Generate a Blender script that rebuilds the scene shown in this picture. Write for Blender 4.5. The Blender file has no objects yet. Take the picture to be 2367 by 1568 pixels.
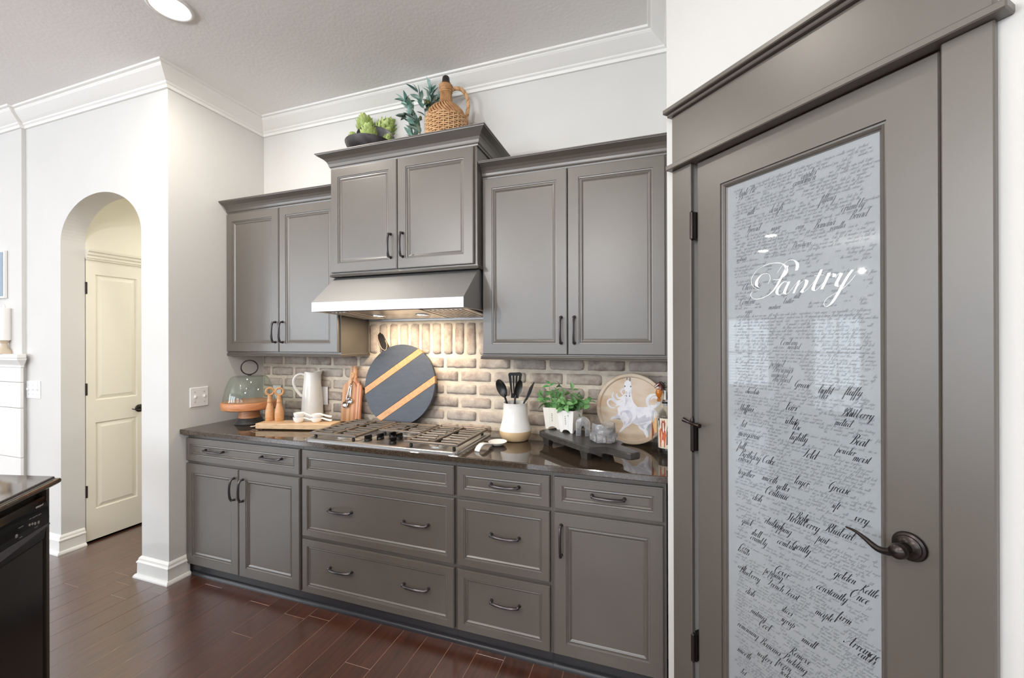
import bpy, bmesh, math, random
from mathutils import Matrix, Vector
random.seed(7)
S = bpy.context.scene
COL = S.collection
PI = math.pi
FL = -0.03                      # floor level (counter top is z = .914)
CEIL = 3.15

# ------------------------------------------------------------------ camera, sky, lamps, exposure
cam_d = bpy.data.cameras.new('camera'); cam = bpy.data.objects.new('camera', cam_d); COL.objects.link(cam)
cam_d.sensor_width = 36.0; cam_d.lens = 957.58 / 2367 * 36.0; cam_d.clip_start = 0.02
ya, pt, ro = math.radians(18.792), math.radians(0.036), math.radians(-0.1714)
fw = Vector((-math.sin(ya) * math.cos(pt), math.cos(ya) * math.cos(pt), math.sin(pt)))
rt = Vector((math.cos(ya), math.sin(ya), 0)); up = rt.cross(fw)
r2 = math.cos(ro) * rt + math.sin(ro) * up; u2 = -math.sin(ro) * rt + math.cos(ro) * up
mw = Matrix((r2, u2, -fw)).transposed().to_4x4(); mw.translation = Vector((2.8535, -2.4234, 1.4807))
cam.matrix_world = mw
S.camera = cam
S.view_settings.view_transform = 'Standard'
try: S.view_settings.look = 'None'
except Exception: pass
S.view_settings.gamma = 1.0; S.view_settings.use_curve_mapping = False
S.view_settings.exposure = -0.52
W = bpy.data.worlds.new('sky'); S.world = W; W.use_nodes = True
bg = W.node_tree.nodes['Background']; bg.inputs[0].default_value = (0.80, 0.89, 1.0, 1); bg.inputs[1].default_value = 7.0
try:
    S.cycles.max_bounces = 10; S.cycles.diffuse_bounces = 5; S.cycles.glossy_bounces = 4; S.cycles.transmission_bounces = 8
    S.cycles.sample_clamp_indirect = 6.0; S.cycles.caustics_refractive = False; S.cycles.caustics_reflective = False
    S.cycles.use_denoising = True
except Exception: pass

def lamp(name, loc, power, size, color, rot=(0, 0, 0), kind='AREA', spread=None, shape='DISK'):
    d = bpy.data.lights.new(name, kind); d.energy = power; d.color = color
    if kind == 'AREA':
        d.shape = shape; d.size = size
        if spread: d.spread = spread
    else: d.shadow_soft_size = size
    o = bpy.data.objects.new(name, d); COL.objects.link(o); o.location = loc; o.rotation_euler = rot
    return o
WARM = (1.0, 0.92, 0.82)
RECESSED = [(0.575, -1.015, 22), (2.05, -1.35, 9), (-3.0, -2.1, 12), (-4.3, -2.22, 12), (0.4, -3.6, 16), (2.6, -3.6, 12)]
for x, y, pw in RECESSED:
    lamp('recessed_lamp', (x, y, CEIL - 0.012), pw, 0.15, WARM)
# daylight standing in the window openings of the rear wall and of the far side of the room behind the camera
DAY = (0.80, 0.90, 1.0)
REARWIN = [(-4.9, -3.5, 1.0, 2.7, 84), (-3.1, -1.7, 1.0, 2.7, 60), (-0.6, 0.8, 1.1, 2.6, 36), (1.5, 2.9, 1.1, 2.6, 36)]
for a, b, z0, z1, pw in REARWIN:
    o = lamp('window_daylight', ((a + b) / 2, -7.40, (z0 + z1) / 2), pw, b - a, DAY, rot=(math.radians(90), 0, 0), shape='RECTANGLE'); o.data.size_y = z1 - z0
o = lamp('window_daylight', (-5.57, -6.35, 1.8), 120, 1.6, DAY, rot=(0, math.radians(-90), 0), shape='RECTANGLE'); o.data.size_y = 1.6
lamp('hall_lamp', (-0.62, 0.55, 2.6), 14, 0.3, (1.0, 0.96, 0.89))
# dining table pendant bulb, plus two unseen fill lamps added to brighten the ceiling
for p_, w_ in (((2.2, -3.6, 2.5), 86), ((0.6, -3.3, 2.5), 92), ((-3.9, -3.6, 2.62), 60)):
    lamp('pendant_and_fill_bulb', p_, w_, 0.03, (1.0, 0.965, 0.93), kind='POINT')
for x in (1.235, 1.545):
    lamp('hood_lamp', (x, -0.245, 1.6255), 4.2, 0.055, (1.0, 0.80, 0.55))

# ------------------------------------------------------------------ helpers
def lin(c):
    return tuple((v / 255 / 12.92) if v / 255 <= 0.04045 else ((v / 255 + 0.055) / 1.055) ** 2.4 for v in c) + (1.0,)

def mat(name, rgb, rough=0.5, metal=0.0, spec=0.5, **kw):
    m = bpy.data.materials.new(name); m.use_nodes = True
    b = m.node_tree.nodes['Principled BSDF']
    b.inputs['Base Color'].default_value = lin(rgb); b.inputs['Roughness'].default_value = rough
    b.inputs['Metallic'].default_value = metal; b.inputs['Specular IOR Level'].default_value = spec
    for k, v in kw.items(): b.inputs[k].default_value = v
    return m
def nodes(m): return m.node_tree.nodes, m.node_tree.links, m.node_tree.nodes['Principled BSDF']

def noisy(m, rgb2, scale=8, detail=4, stretch=(1, 1, 1), lo=0.35, hi=0.65, bump=0.0, bscale=None, rnd=0.0):
    """Base colour wanders towards rgb2 with noise; optional relief; optional per-object shift."""
    n, l, b = nodes(m)
    tc = n.new('ShaderNodeTexCoord'); mp = n.new('ShaderNodeMapping'); mp.inputs['Scale'].default_value = stretch
    l.new(tc.outputs['Object'], mp.inputs[0])
    vec = mp.outputs[0]
    if rnd:
        oi = n.new('ShaderNodeObjectInfo'); ad = n.new('ShaderNodeVectorMath'); ad.operation = 'ADD'
        ml = n.new('ShaderNodeMath'); ml.operation = 'MULTIPLY'; ml.inputs[1].default_value = 37.0
        l.new(oi.outputs['Random'], ml.inputs[0]); l.new(vec, ad.inputs[0]); l.new(ml.outputs[0], ad.inputs[1]); vec = ad.outputs[0]
    no = n.new('ShaderNodeTexNoise'); no.inputs['Scale'].default_value = scale; no.inputs['Detail'].default_value = detail
    l.new(vec, no.inputs['Vector'])
    mr = n.new('ShaderNodeMapRange'); mr.inputs[1].default_value = lo; mr.inputs[2].default_value = hi
    l.new(no.outputs['Fac'], mr.inputs[0])
    mx = n.new('ShaderNodeMix'); mx.data_type = 'RGBA'
    mx.inputs['A'].default_value = b.inputs['Base Color'].default_value; mx.inputs['B'].default_value = lin(rgb2)
    l.new(mr.outputs[0], mx.inputs['Factor']); out = mx.outputs['Result']
    if rnd:
        hs = n.new('ShaderNodeHueSaturation'); m2 = n.new('ShaderNodeMapRange')
        m2.inputs[3].default_value = 1 - rnd; m2.inputs[4].default_value = 1 + rnd
        l.new(oi.outputs['Random'], m2.inputs[0]); l.new(m2.outputs[0], hs.inputs['Value']); l.new(out, hs.inputs['Color']); out = hs.outputs[0]
    l.new(out, b.inputs['Base Color'])
    if bump:
        n2 = n.new('ShaderNodeTexNoise'); n2.inputs['Scale'].default_value = bscale or scale * 4; n2.inputs['Detail'].default_value = 5
        l.new(vec, n2.inputs['Vector'])
        bp = n.new('ShaderNodeBump'); bp.inputs['Strength'].default_value = bump; bp.inputs['Distance'].default_value = 0.004
        l.new(n2.outputs['Fac'], bp.inputs['Height']); l.new(bp.outputs[0], b.inputs['Normal'])
    return m

def org(o):
    v = Vector((0, 0, 0))
    while o is not None: v += o.location; o = o.parent
    return v
def obj(name, bm, m, parent=None, smooth=False, kind=None):
    """One mesh object out of a bmesh in world coordinates; under PARENT if given."""
    if smooth == 'auto':
        for e in bm.edges: e.smooth = not (len(e.link_faces) == 2 and e.calc_face_angle(0) > 0.6)
        for f in bm.faces: f.smooth = True
    elif smooth:
        for f in bm.faces: f.smooth = True
    if parent is not None: bmesh.ops.translate(bm, verts=bm.verts, vec=-org(parent))
    me = bpy.data.meshes.new(name); bm.to_mesh(me); bm.free()
    if m is not None: me.materials.append(m)
    o = bpy.data.objects.new(name, me); COL.objects.link(o)
    if parent is not None: o.parent = parent
    if kind: o['kind'] = kind
    return o
def thing(name, label, cat, loc=(0, 0, 0), group=None):
    o = bpy.data.objects.new(name, None); COL.objects.link(o); o.location = loc
    o.empty_display_size = 0.05
    return tag(o, label, cat, group)
def tag(o, label, cat, group=None):
    o['label'] = label; o['category'] = cat
    if group: o['group'] = group
    return o
def struct(name, bm, m, parent=None, smooth=False):
    o = obj(name, bm, m, parent, smooth); o['kind'] = 'structure'
    return o
def recentre(o):
    """Moves a childless mesh object's origin to its bounding box's base."""
    vs = [v.co for v in o.data.vertices]
    c = Vector(((min(v.x for v in vs) + max(v.x for v in vs)) / 2, (min(v.y for v in vs) + max(v.y for v in vs)) / 2, min(v.z for v in vs)))
    o.data.transform(Matrix.Translation(-c)); o.location += c
    return o
def nb(): return bmesh.new()
def frame(o, r, u, w):
    m = Matrix((Vector(r), Vector(u), Vector(w))).transposed().to_4x4(); m.translation = Vector(o); return m

def box(bm, x0, x1, y0, y1, z0, z1, bev=0.0, M=None, seg=1):
    vs = [bm.verts.new(p) for p in ((x0, y0, z0), (x1, y0, z0), (x1, y1, z0), (x0, y1, z0), (x0, y0, z1), (x1, y0, z1), (x1, y1, z1), (x0, y1, z1))]
    fs = [bm.faces.new([vs[i] for i in f]) for f in ((0, 3, 2, 1), (4, 5, 6, 7), (0, 1, 5, 4), (1, 2, 6, 5), (2, 3, 7, 6), (3, 0, 4, 7))]
    if M is not None: bmesh.ops.transform(bm, matrix=M, verts=vs)
    if bev:
        es = list({e for f in fs for e in f.edges})
        bmesh.ops.bevel(bm, geom=es, offset=bev, segments=seg, affect='EDGES', profile=0.5)
    return bm
def lathe(bm, prof, c=(0, 0, 0), n=32, M=None, a0=0.0, a1=2 * PI):
    full = abs(a1 - a0 - 2 * PI) < 1e-6
    rings = []
    for r, z in prof:
        if r < 1e-6: rings.append([bm.verts.new((0, 0, z))])
        else: rings.append([bm.verts.new((r * math.cos(a0 + (a1 - a0) * i / n), r * math.sin(a0 + (a1 - a0) * i / n), z)) for i in range(n if full else n + 1)])
    for A, B in zip(rings, rings[1:]):
        if len(A) == 1 and len(B) == 1: continue
        k = max(len(A), len(B))
        for i in range(k if full else k - 1):
            j = (i + 1) % k
            f = [A[0]] if len(A) == 1 else [A[i], A[j]]
            f += [B[0]] if len(B) == 1 else [B[j], B[i]]
            try: bm.faces.new(f)
            except ValueError: pass
    vs = [v for r in rings for v in r]
    bmesh.ops.transform(bm, matrix=(Matrix.Translation(c) if M is None else M), verts=vs)
    return bm
def tube(bm, pts, r, n=8, closed=False, flat=1.0, cap=True):
    P = [Vector(p) for p in pts]; k = len(P)
    R = r if isinstance(r, (list, tuple)) else [r] * k
    rings = []; side = None
    for i in range(k):
        t = (P[(i + 1) % k] - P[i - 1]) if closed else (P[min(i + 1, k - 1)] - P[max(i - 1, 0)])
        if t.length < 1e-9: t = Vector((0, 0, 1))
        t.normalize()
        if side is None:
            side = t.orthogonal().normalized()
        side = (side - t * side.dot(t))
        side = side.normalized() if side.length > 1e-6 else t.orthogonal().normalized()
        b = t.cross(side)
        rings.append([bm.verts.new(P[i] + R[i] * (math.cos(2 * PI * j / n) * side + flat * math.sin(2 * PI * j / n) * b)) for j in range(n)])
    for i in range(k if closed else k - 1):
        A, B = rings[i], rings[(i + 1) % k]
        for j in range(n): bm.faces.new((A[j], A[(j + 1) % n], B[(j + 1) % n], B[j]))
    if cap and not closed:
        bm.faces.new(rings[0][::-1]); bm.faces.new(rings[-1])
    return bm
def prism(bm, poly, d0, d1, M=None, bev=0.0):
    """Polygon (u, v) carried from depth d0 to d1 (third axis)."""
    A = [bm.verts.new((u, v, d0)) for u, v in poly]; B = [bm.verts.new((u, v, d1)) for u, v in poly]
    n = len(poly); fs = [bm.faces.new(A[::-1]), bm.faces.new(B)]
    for i in range(n): fs.append(bm.faces.new((A[i], A[(i + 1) % n], B[(i + 1) % n], B[i])))
    if M is not None: bmesh.ops.transform(bm, matrix=M, verts=A + B)
    if bev:
        es = list(set(fs[0].edges) | set(fs[1].edges))
        bmesh.ops.bevel(bm, geom=es, offset=bev, segments=2, affect='EDGES', profile=0.5)
    return bm
def sweep(bm, path, prof, ends=True, closed=False):
    """Profile (out, z) along an xy path; out points to the path's right. Mitred corners."""
    P = [Vector((p[0], p[1])) for p in path]; k = len(P); rings = []
    def nrm(a, b):
        d = (b - a).normalized(); return Vector((d.y, -d.x))
    for i in range(k):
        if closed: n0, n1 = nrm(P[i - 1], P[i]), nrm(P[i], P[(i + 1) % k])
        else:
            n0 = nrm(P[max(i - 1, 0)], P[max(i, 1)]); n1 = nrm(P[min(i, k - 2)], P[min(i + 1, k - 1)])
        m = (n0 + n1); m = m / (1 + n0.dot(n1))
        rings.append([bm.verts.new((P[i].x + m.x * o, P[i].y + m.y * o, z)) for o, z in prof])
    q = len(prof)
    for i in range(k if closed else k - 1):
        A, B = rings[i], rings[(i + 1) % k]
        for j in range(q - 1): bm.faces.new((A[j], A[j + 1], B[j + 1], B[j]))
    if ends and not closed:
        bm.faces.new(rings[0]); bm.faces.new(rings[-1][::-1])
    return bm
def rings_rect(bm, M, w, h, seq, close_centre=False, back=False):
    """Nested rectangles (inset, out) joined by quads."""
    prev = None
    for ins, d in seq:
        ix, iy = ins if isinstance(ins, tuple) else (ins, ins)
        R = [bm.verts.new(M @ Vector(p)) for p in ((ix, iy, d), (w - ix, iy, d), (w - ix, h - iy, d), (ix, h - iy, d))]
        if prev:
            for i in range(4): bm.faces.new((prev[i], prev[(i + 1) % 4], R[(i + 1) % 4], R[i]))
        elif back: bm.faces.new(R[::-1])
        prev = R
    if close_centre: bm.faces.new(prev)
    return bm
def cat(pts, n=6, closed=False):
    """Catmull-Rom through 2D or 3D points."""
    P = [Vector(p) for p in pts]; k = len(P); out = []
    for i in range(k if closed else k - 1):
        p0 = P[i - 1] if (i > 0 or closed) else P[0] * 2 - P[1]
        p1 = P[i]; p2 = P[(i + 1) % k]
        p3 = P[(i + 2) % k] if (i + 2 < k or closed) else P[-1] * 2 - P[-2]
        for j in range(n):
            t = j / n
            out.append(0.5 * ((2 * p1) + (p2 - p0) * t + (2 * p0 - 5 * p1 + 4 * p2 - p3) * t * t + (3 * p1 - p0 - 3 * p2 + p3) * t ** 3))
    if not closed: out.append(P[-1])
    return out

# ------------------------------------------------------------------ materials
M_wall = mat('wall_paint', (217, 216, 213), 0.75, spec=0.2)
noisy(M_wall, (215, 214, 211), 3, bump=0.05, bscale=220)
M_ceil = mat('ceiling_paint', (245, 244, 242), 0.9, spec=0.1)
noisy(M_ceil, (242, 241, 239), 2, bump=0.35, bscale=55)
M_trim = mat('white_trim_paint', (240, 239, 235), 0.35)
M_hallwall = mat('hall_paint', (240, 236, 222), 0.7, spec=0.2)
M_halldoor = mat('white_door_paint', (236, 232, 218), 0.4)
M_cab = mat('taupe_cabinet_paint', (96, 90, 83), 0.36, spec=1.0)
noisy(M_cab, (93, 87, 80), 5, bump=0.02, bscale=160)
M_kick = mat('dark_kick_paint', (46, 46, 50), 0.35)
M_granite = mat('brown_granite', (58, 48, 39), 0.05, spec=1.0)
noisy(M_granite, (88, 76, 64), 140, 6, lo=0.45, hi=0.75)
M_black = mat('black_plastic', (14, 14, 15), 0.25)
M_blackgloss = mat('black_gloss', (10, 10, 11), 0.08)
M_bronze = mat('oil_rubbed_bronze', (58, 52, 50), 0.3, metal=0.85)
M_pull = mat('gunmetal_pull', (92, 88, 90), 0.28, metal=0.9)
M_steel = mat('brushed_steel', (196, 194, 192), 0.30, metal=1.0)
for m_ in (M_steel,): m_.node_tree.nodes['Principled BSDF'].inputs['Anisotropic'].default_value = 0.75
M_chrome = mat('chrome', (225, 225, 228), 0.08, metal=1.0)
M_iron = mat('grey_cast_iron', (128, 119, 110), 0.33, metal=0.55)
M_white_cer = mat('white_glaze', (238, 236, 232), 0.12, spec=0.6)
M_cream_cer = mat('cream_glaze', (244, 241, 235), 0.15, spec=0.6)
noisy(M_cream_cer, (240, 235, 227), 12, bump=0.06, bscale=40)
M_tan_cer = mat('tan_stoneware', (206, 178, 138), 0.3)
M_plate_w = mat('switch_plastic', (240, 240, 240), 0.35)
M_mortar = mat('cream_mortar', (226, 215, 198), 0.95, spec=0.05)
noisy(M_mortar, (212, 199, 181), 22, bump=0.4, bscale=120)
M_seam = mat('floor_seam', (206, 170, 144), 0.6)
def thin_glass(name, tint):
    m = bpy.data.materials.new(name); m.use_nodes = True; n, l = m.node_tree.nodes, m.node_tree.links
    n.remove(n['Principled BSDF']); out = n['Material Output']
    tr = n.new('ShaderNodeBsdfTransparent'); tr.inputs[0].default_value = lin(tint)
    gl = n.new('ShaderNodeBsdfGlossy'); gl.inputs['Roughness'].default_value = 0.01
    lw = n.new('ShaderNodeLayerWeight'); lw.inputs[0].default_value = 0.5
    pw = n.new('ShaderNodeMath'); pw.operation = 'POWER'; pw.inputs[1].default_value = 4.0; l.new(lw.outputs['Facing'], pw.inputs[0])
    fr = n.new('ShaderNodeMath'); fr.operation = 'MULTIPLY_ADD'; fr.inputs[1].default_value = 0.6; fr.inputs[2].default_value = 0.035; l.new(pw.outputs[0], fr.inputs[0])
    mx = n.new('ShaderNodeMixShader'); l.new(fr.outputs[0], mx.inputs[0]); l.new(tr.outputs[0], mx.inputs[1]); l.new(gl.outputs[0], mx.inputs[2]); l.new(mx.outputs[0], out.inputs[0])
    return m
M_glass = thin_glass('clear_glass', (253, 254, 254))
M_greenglass = thin_glass('green_glass', (250, 254, 252))
M_crystal = mat('crystal', (252, 253, 255), 0.03, **{'Transmission Weight': 0.82, 'IOR': 1.52})
noisy(M_crystal, (250, 251, 255), 6, bump=0.5, bscale=38)
M_mirrorpane = mat('frosted_pane', (158, 164, 168), 0.02, spec=0.75)
M_ink = mat('black_script_ink', (54, 56, 60), 0.02, spec=0.75)
M_inkmid = mat('glare_script_ink', (98, 102, 106), 0.02, spec=0.75)  # paler grey for the upper words, reflected glare put into the ink
M_steel2 = mat('satin_steel', (186, 186, 186), 0.46, metal=1.0)
M_inkgrey = mat('grey_script_ink', (128, 133, 137), 0.02, spec=0.75)
M_inkwhite = mat('white_script_ink', (250, 250, 250), 0.4)
M_lampglow = mat('lamp_glow', (255, 250, 240), 0.5, **{'Emission Strength': 9.0, 'Emission Color': (1, 0.95, 0.87, 1)})

def wood(name, c1, c2, stretch=(1, 12, 12), scale=6, rough=0.4, rnd=0.0):
    m = mat(name, c1, rough); return noisy(m, c2, scale, 6, stretch, 0.3, 0.7, bump=0.04, bscale=scale * 3, rnd=rnd)
M_lightwood = wood('beech_wood', (208, 160, 112), (190, 138, 92), (2, 14, 14))
M_stripewood = wood('oak_stripe', (205, 156, 104), (186, 134, 84), (10, 10, 10))
M_boardwood = wood('pale_board', (212, 182, 144), (190, 156, 120), (2, 16, 16))
M_cakewood = wood('mango_wood', (204, 142, 96), (178, 112, 70), (3, 3, 16))
M_blackwood = wood('black_wood', (44, 43, 43), (66, 62, 58), (3, 14, 14), 5, 0.35)
M_navy = wood('navy_board', (58, 63, 74), (66, 72, 84), (4, 4, 12), 5, 0.45)
M_darkleather = mat('dark_board_handle', (36, 32, 30), 0.5)
M_plank = mat('walnut_plank', (74, 41, 29), 0.30, spec=1.0, **{'Coat Weight': 1.0, 'Coat Roughness': 0.25, 'Coat IOR': 1.75})
def plank_nodes():
    n, l, b = nodes(M_plank)
    tc = n.new('ShaderNodeTexCoord'); oi = n.new('ShaderNodeObjectInfo')
    mp = n.new('ShaderNodeMapping'); mp.inputs['Scale'].default_value = (22, 1.6, 1)
    ml = n.new('ShaderNodeMath'); ml.operation = 'MULTIPLY'; ml.inputs[1].default_value = 91.0
    ad = n.new('ShaderNodeVectorMath'); ad.operation = 'ADD'
    l.new(tc.outputs['Object'], mp.inputs[0]); l.new(oi.outputs['Random'], ml.inputs[0]); l.new(mp.outputs[0], ad.inputs[0]); l.new(ml.outputs[0], ad.inputs[1])
    no = n.new('ShaderNodeTexNoise'); no.inputs['Scale'].default_value = 3.0; no.inputs['Detail'].default_value = 8; no.inputs['Distortion'].default_value = 0.6
    l.new(ad.outputs[0], no.inputs['Vector'])
    cr = n.new('ShaderNodeValToRGB'); e = cr.color_ramp.elements
    e[0].position = 0.28; e[0].color = lin((58, 29, 18)); e[1].position = 0.72; e[1].color = lin((94, 51, 34))
    l.new(no.outputs['Fac'], cr.inputs[0])
    hs = n.new('ShaderNodeHueSaturation'); mr = n.new('ShaderNodeMapRange'); mr.inputs[3].default_value = 0.88; mr.inputs[4].default_value = 1.12
    l.new(oi.outputs['Random'], mr.inputs[0]); l.new(mr.outputs[0], hs.inputs['Value']); l.new(cr.outputs[0], hs.inputs['Color']); l.new(hs.outputs[0], b.inputs['Base Color'])
    bp = n.new('ShaderNodeBump'); bp.inputs['Strength'].default_value = 0.05; bp.inputs['Distance'].default_value = 0.002
    l.new(no.outputs['Fac'], bp.inputs['Height']); l.new(bp.outputs[0], b.inputs['Normal'])
plank_nodes()
M_brick = mat('worn_brick', (150, 130, 116), 0.9, spec=0.08)
def brick_nodes():
    n, l, b = nodes(M_brick)
    tc = n.new('ShaderNodeTexCoord'); oi = n.new('ShaderNodeObjectInfo')
    cr = n.new('ShaderNodeValToRGB'); e = cr.color_ramp.elements
    e[0].position = 0.0; e[0].color = lin((152, 137, 128)); e[1].position = 1.0; e[1].color = lin((188, 173, 161))
    for p, c in ((0.22, (170, 152, 141)), (0.45, (162, 151, 144)), (0.62, (178, 159, 147)), (0.8, (167, 158, 152))):
        x = e.new(p); x.color = lin(c)
    l.new(oi.outputs['Random'], cr.inputs[0])
    ml = n.new('ShaderNodeMath'); ml.operation = 'MULTIPLY'; ml.inputs[1].default_value = 53.0
    ad = n.new('ShaderNodeVectorMath'); ad.operation = 'ADD'
    l.new(oi.outputs['Random'], ml.inputs[0]); l.new(tc.outputs['Object'], ad.inputs[0]); l.new(ml.outputs[0], ad.inputs[1])
    no = n.new('ShaderNodeTexNoise'); no.inputs['Scale'].default_value = 16; no.inputs['Detail'].default_value = 8; no.inputs['Roughness'].default_value = 0.65
    l.new(ad.outputs[0], no.inputs['Vector'])
    mr = n.new('ShaderNodeMapRange'); mr.inputs[1].default_value = 0.38; mr.inputs[2].default_value = 0.68; mr.inputs[4].default_value = 0.85
    l.new(no.outputs['Fac'], mr.inputs[0])
    mx = n.new('ShaderNodeMix'); mx.data_type = 'RGBA'; mx.inputs['B'].default_value = lin((212, 202, 188))
    l.new(mr.outputs[0], mx.inputs['Factor']); l.new(cr.outputs[0], mx.inputs['A']); l.new(mx.outputs['Result'], b.inputs['Base Color'])
    n2 = n.new('ShaderNodeTexNoise'); n2.inputs['Scale'].default_value = 90; n2.inputs['Detail'].default_value = 6
    l.new(ad.outputs[0], n2.inputs['Vector'])
    bp = n.new('ShaderNodeBump'); bp.inputs['Strength'].default_value = 0.6; bp.inputs['Distance'].default_value = 0.004
    l.new(n2.outputs['Fac'], bp.inputs['Height']); l.new(bp.outputs[0], b.inputs['Normal'])
brick_nodes()
# ------------------------------------------------------------------ floor
Y_ARCH = -0.672; XA1, XA2 = -1.126, -0.255; XS = 2.945
bm = box(nb(), -5.7, 5.2, -7.5, 2.2, FL - 0.12, FL - 0.004)
floor = struct('floor', bm, M_plank)
bm = box(nb(), -1.72, 3.2, -2.62, 1.3, FL - 0.0045, FL - 0.0012)
obj('floor_underlay', bm, M_seam, floor)
PW = 0.1402
lens = (0.42, 0.63, 0.84, 1.05)
pmesh = []
for L in lens:
    bm = box(nb(), -PW / 2 + 0.0008, PW / 2 - 0.0008, 0.0008, L - 0.0008, -0.0012, 0.0, 0.0006)
    me = bpy.data.meshes.new('plank'); bm.to_mesh(me); bm.free(); me.materials.append(M_plank); pmesh.append(me)
rp = random.Random(3)
k0 = math.ceil((-1.72 - 0.081) / PW)
for k in range(k0, 23):
    xc = 0.081 + (k + 0.5) * PW
    y = -2.62 + rp.uniform(0, 0.3)
    ymax = 1.2 if -1.126 - PW < xc < -0.1 else -0.5
    while y < ymax:
        j = rp.choice((1, 2, 3, 3))
        o = bpy.data.objects.new('plank', pmesh[j]); COL.objects.link(o); o.location = (xc, y, FL + rp.uniform(-0.0003, 0.0003)); o.parent = floor
        y += lens[j]

# ------------------------------------------------------------------ walls, ceiling
struct('ceiling', box(nb(), -5.7, 5.2, -7.5, 2.2, CEIL, CEIL + 0.15), M_ceil)
wall_back = struct('wall_back', box(nb(), -0.12, XS + 0.12, 0.0, 0.12, FL - 0.05, CEIL + 0.02), M_wall)
struct('wall_left', box(nb(), -0.12, 0.0, Y_ARCH + 0.001, 0.0, FL - 0.05, CEIL + 0.02), M_wall)
# the wall with the arched opening
bm = nb(); Y1 = Y_ARCH + 0.133; zt = CEIL + 0.02; zb = FL - 0.05
xm, hw, zs, zr = (XA1 + XA2) / 2, (XA2 - XA1) / 2, 2.177, 0.305
box(bm, -1.557, XA1, Y_ARCH, Y1, zb, zt); box(bm, XA2, -0.0005, Y_ARCH, Y1, zb, zt)
N = 40
arc = [(xm - hw * math.cos(PI * i / N), zs + zr * math.sin(PI * i / N)) for i in range(N + 1)]
def colv(x, z): return [bm.verts.new((x, y, q)) for y, q in ((Y_ARCH, z), (Y_ARCH, zt), (Y1, zt), (Y1, z))]
cols = [colv(x, z) for x, z in arc]
for A, B in zip(cols, cols[1:]):
    for i in range(4): bm.faces.new((A[i], B[i], B[(i + 1) % 4], A[(i + 1) % 4]))
bmesh.ops.remove_doubles(bm, verts=bm.verts, dist=1e-5)
bmesh.ops.recalc_face_normals(bm, faces=bm.faces)
struct('wall_left_arch', bm, M_wall)
struct('wall_left_far', box(nb(), -5.6, -1.557, -0.694, -0.55, FL - 0.05, CEIL + 0.02), M_wall)
# hallway behind the arch
bm = nb()
box(bm, -1.26, XA1, Y1 + 0.0005, -0.14, 2.094, CEIL)
box(bm, -1.26, XA1, -0.14, 1.4, FL - 0.05, CEIL)
struct('wall_hall_left', bm, M_hallwall)
struct('wall_hall_right', box(nb(), -0.16, -0.121, Y1, 1.4, FL - 0.05, CEIL), M_hallwall)
struct('wall_hall_back', box(nb(), -1.26, -0.121, 1.4, 1.5, FL - 0.05, CEIL), M_hallwall)
struct('ceiling_hall', box(nb(), -1.2, -0.1, Y1, 1.45, 2.75, 2.8), M_ceil)
# pantry corner: side wall and the diagonal wall with the door opening
PA = math.radians(46.17); PD = Vector((math.cos(PA), -math.sin(PA), 0)); PN = Vector((-math.sin(PA), -math.cos(PA), 0))
P0 = Vector((2.975, -0.68, 0)); MP = frame(P0, PD, (0, 0, 1), PN)     # (t, z, out)
struct('wall_right_side', box(nb(), XS, XS + 0.1, -0.575, 0.0, FL - 0.05, CEIL + 0.02), M_wall)
T0 = -0.0943; DT0, DT1, DZT = 0.03, 0.735, 2.152
bm = nb()
box(bm, T0, DT0, zb, zt, -0.115, 0.0, M=MP); box(bm, DT0, DT1, DZT, zt, -0.115, 0.0, M=MP); box(bm, DT1, 1.6, zb, zt, -0.115, 0.0, M=MP)
bmesh.ops.recalc_face_normals(bm, faces=bm.faces)
wall_right = struct('wall_right', bm, M_wall)
# dark pantry behind the door and the room's other sides
e = P0 + PD * 1.6
struct('wall_right_far', box(nb(), e.x - 0.02, e.x + 0.1, -7.5, e.y + 0.1, FL - 0.05, CEIL + 0.02), M_wall)
# outer wall at the far left with the two windows that the pantry pane mirrors
XW = -5.6; WIN = [(-2.60, -1.76), (-4.22, -3.36)]; WZ0, WZ1 = 0.42, 1.95
bm = nb()
ys = [-7.6, WIN[1][0], WIN[1][1], WIN[0][0], WIN[0][1], -0.55]
for i in range(0, 6, 2): box(bm, XW - 0.12, XW, ys[i], ys[i + 1], zb, zt)
for a, b in WIN: box(bm, XW - 0.12, XW, a, b, zb, WZ0); box(bm, XW - 0.12, XW, a, b, WZ1, zt)
struct('wall_left_outer', bm, M_wall)
bm = nb(); xs_ = [-5.7]
for a, b, _z0, _z1, _p in REARWIN: xs_ += [a, b]
xs_.append(5.2)
for i in range(0, len(xs_), 2): box(bm, xs_[i], xs_[i + 1], -7.62, -7.5, zb, zt)
for a, b, q0, q1, _p in REARWIN: box(bm, a, b, -7.62, -7.5, zb, q0); box(bm, a, b, -7.62, -7.5, q1, zt)
struct('wall_rear', bm, M_wall)
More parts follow.
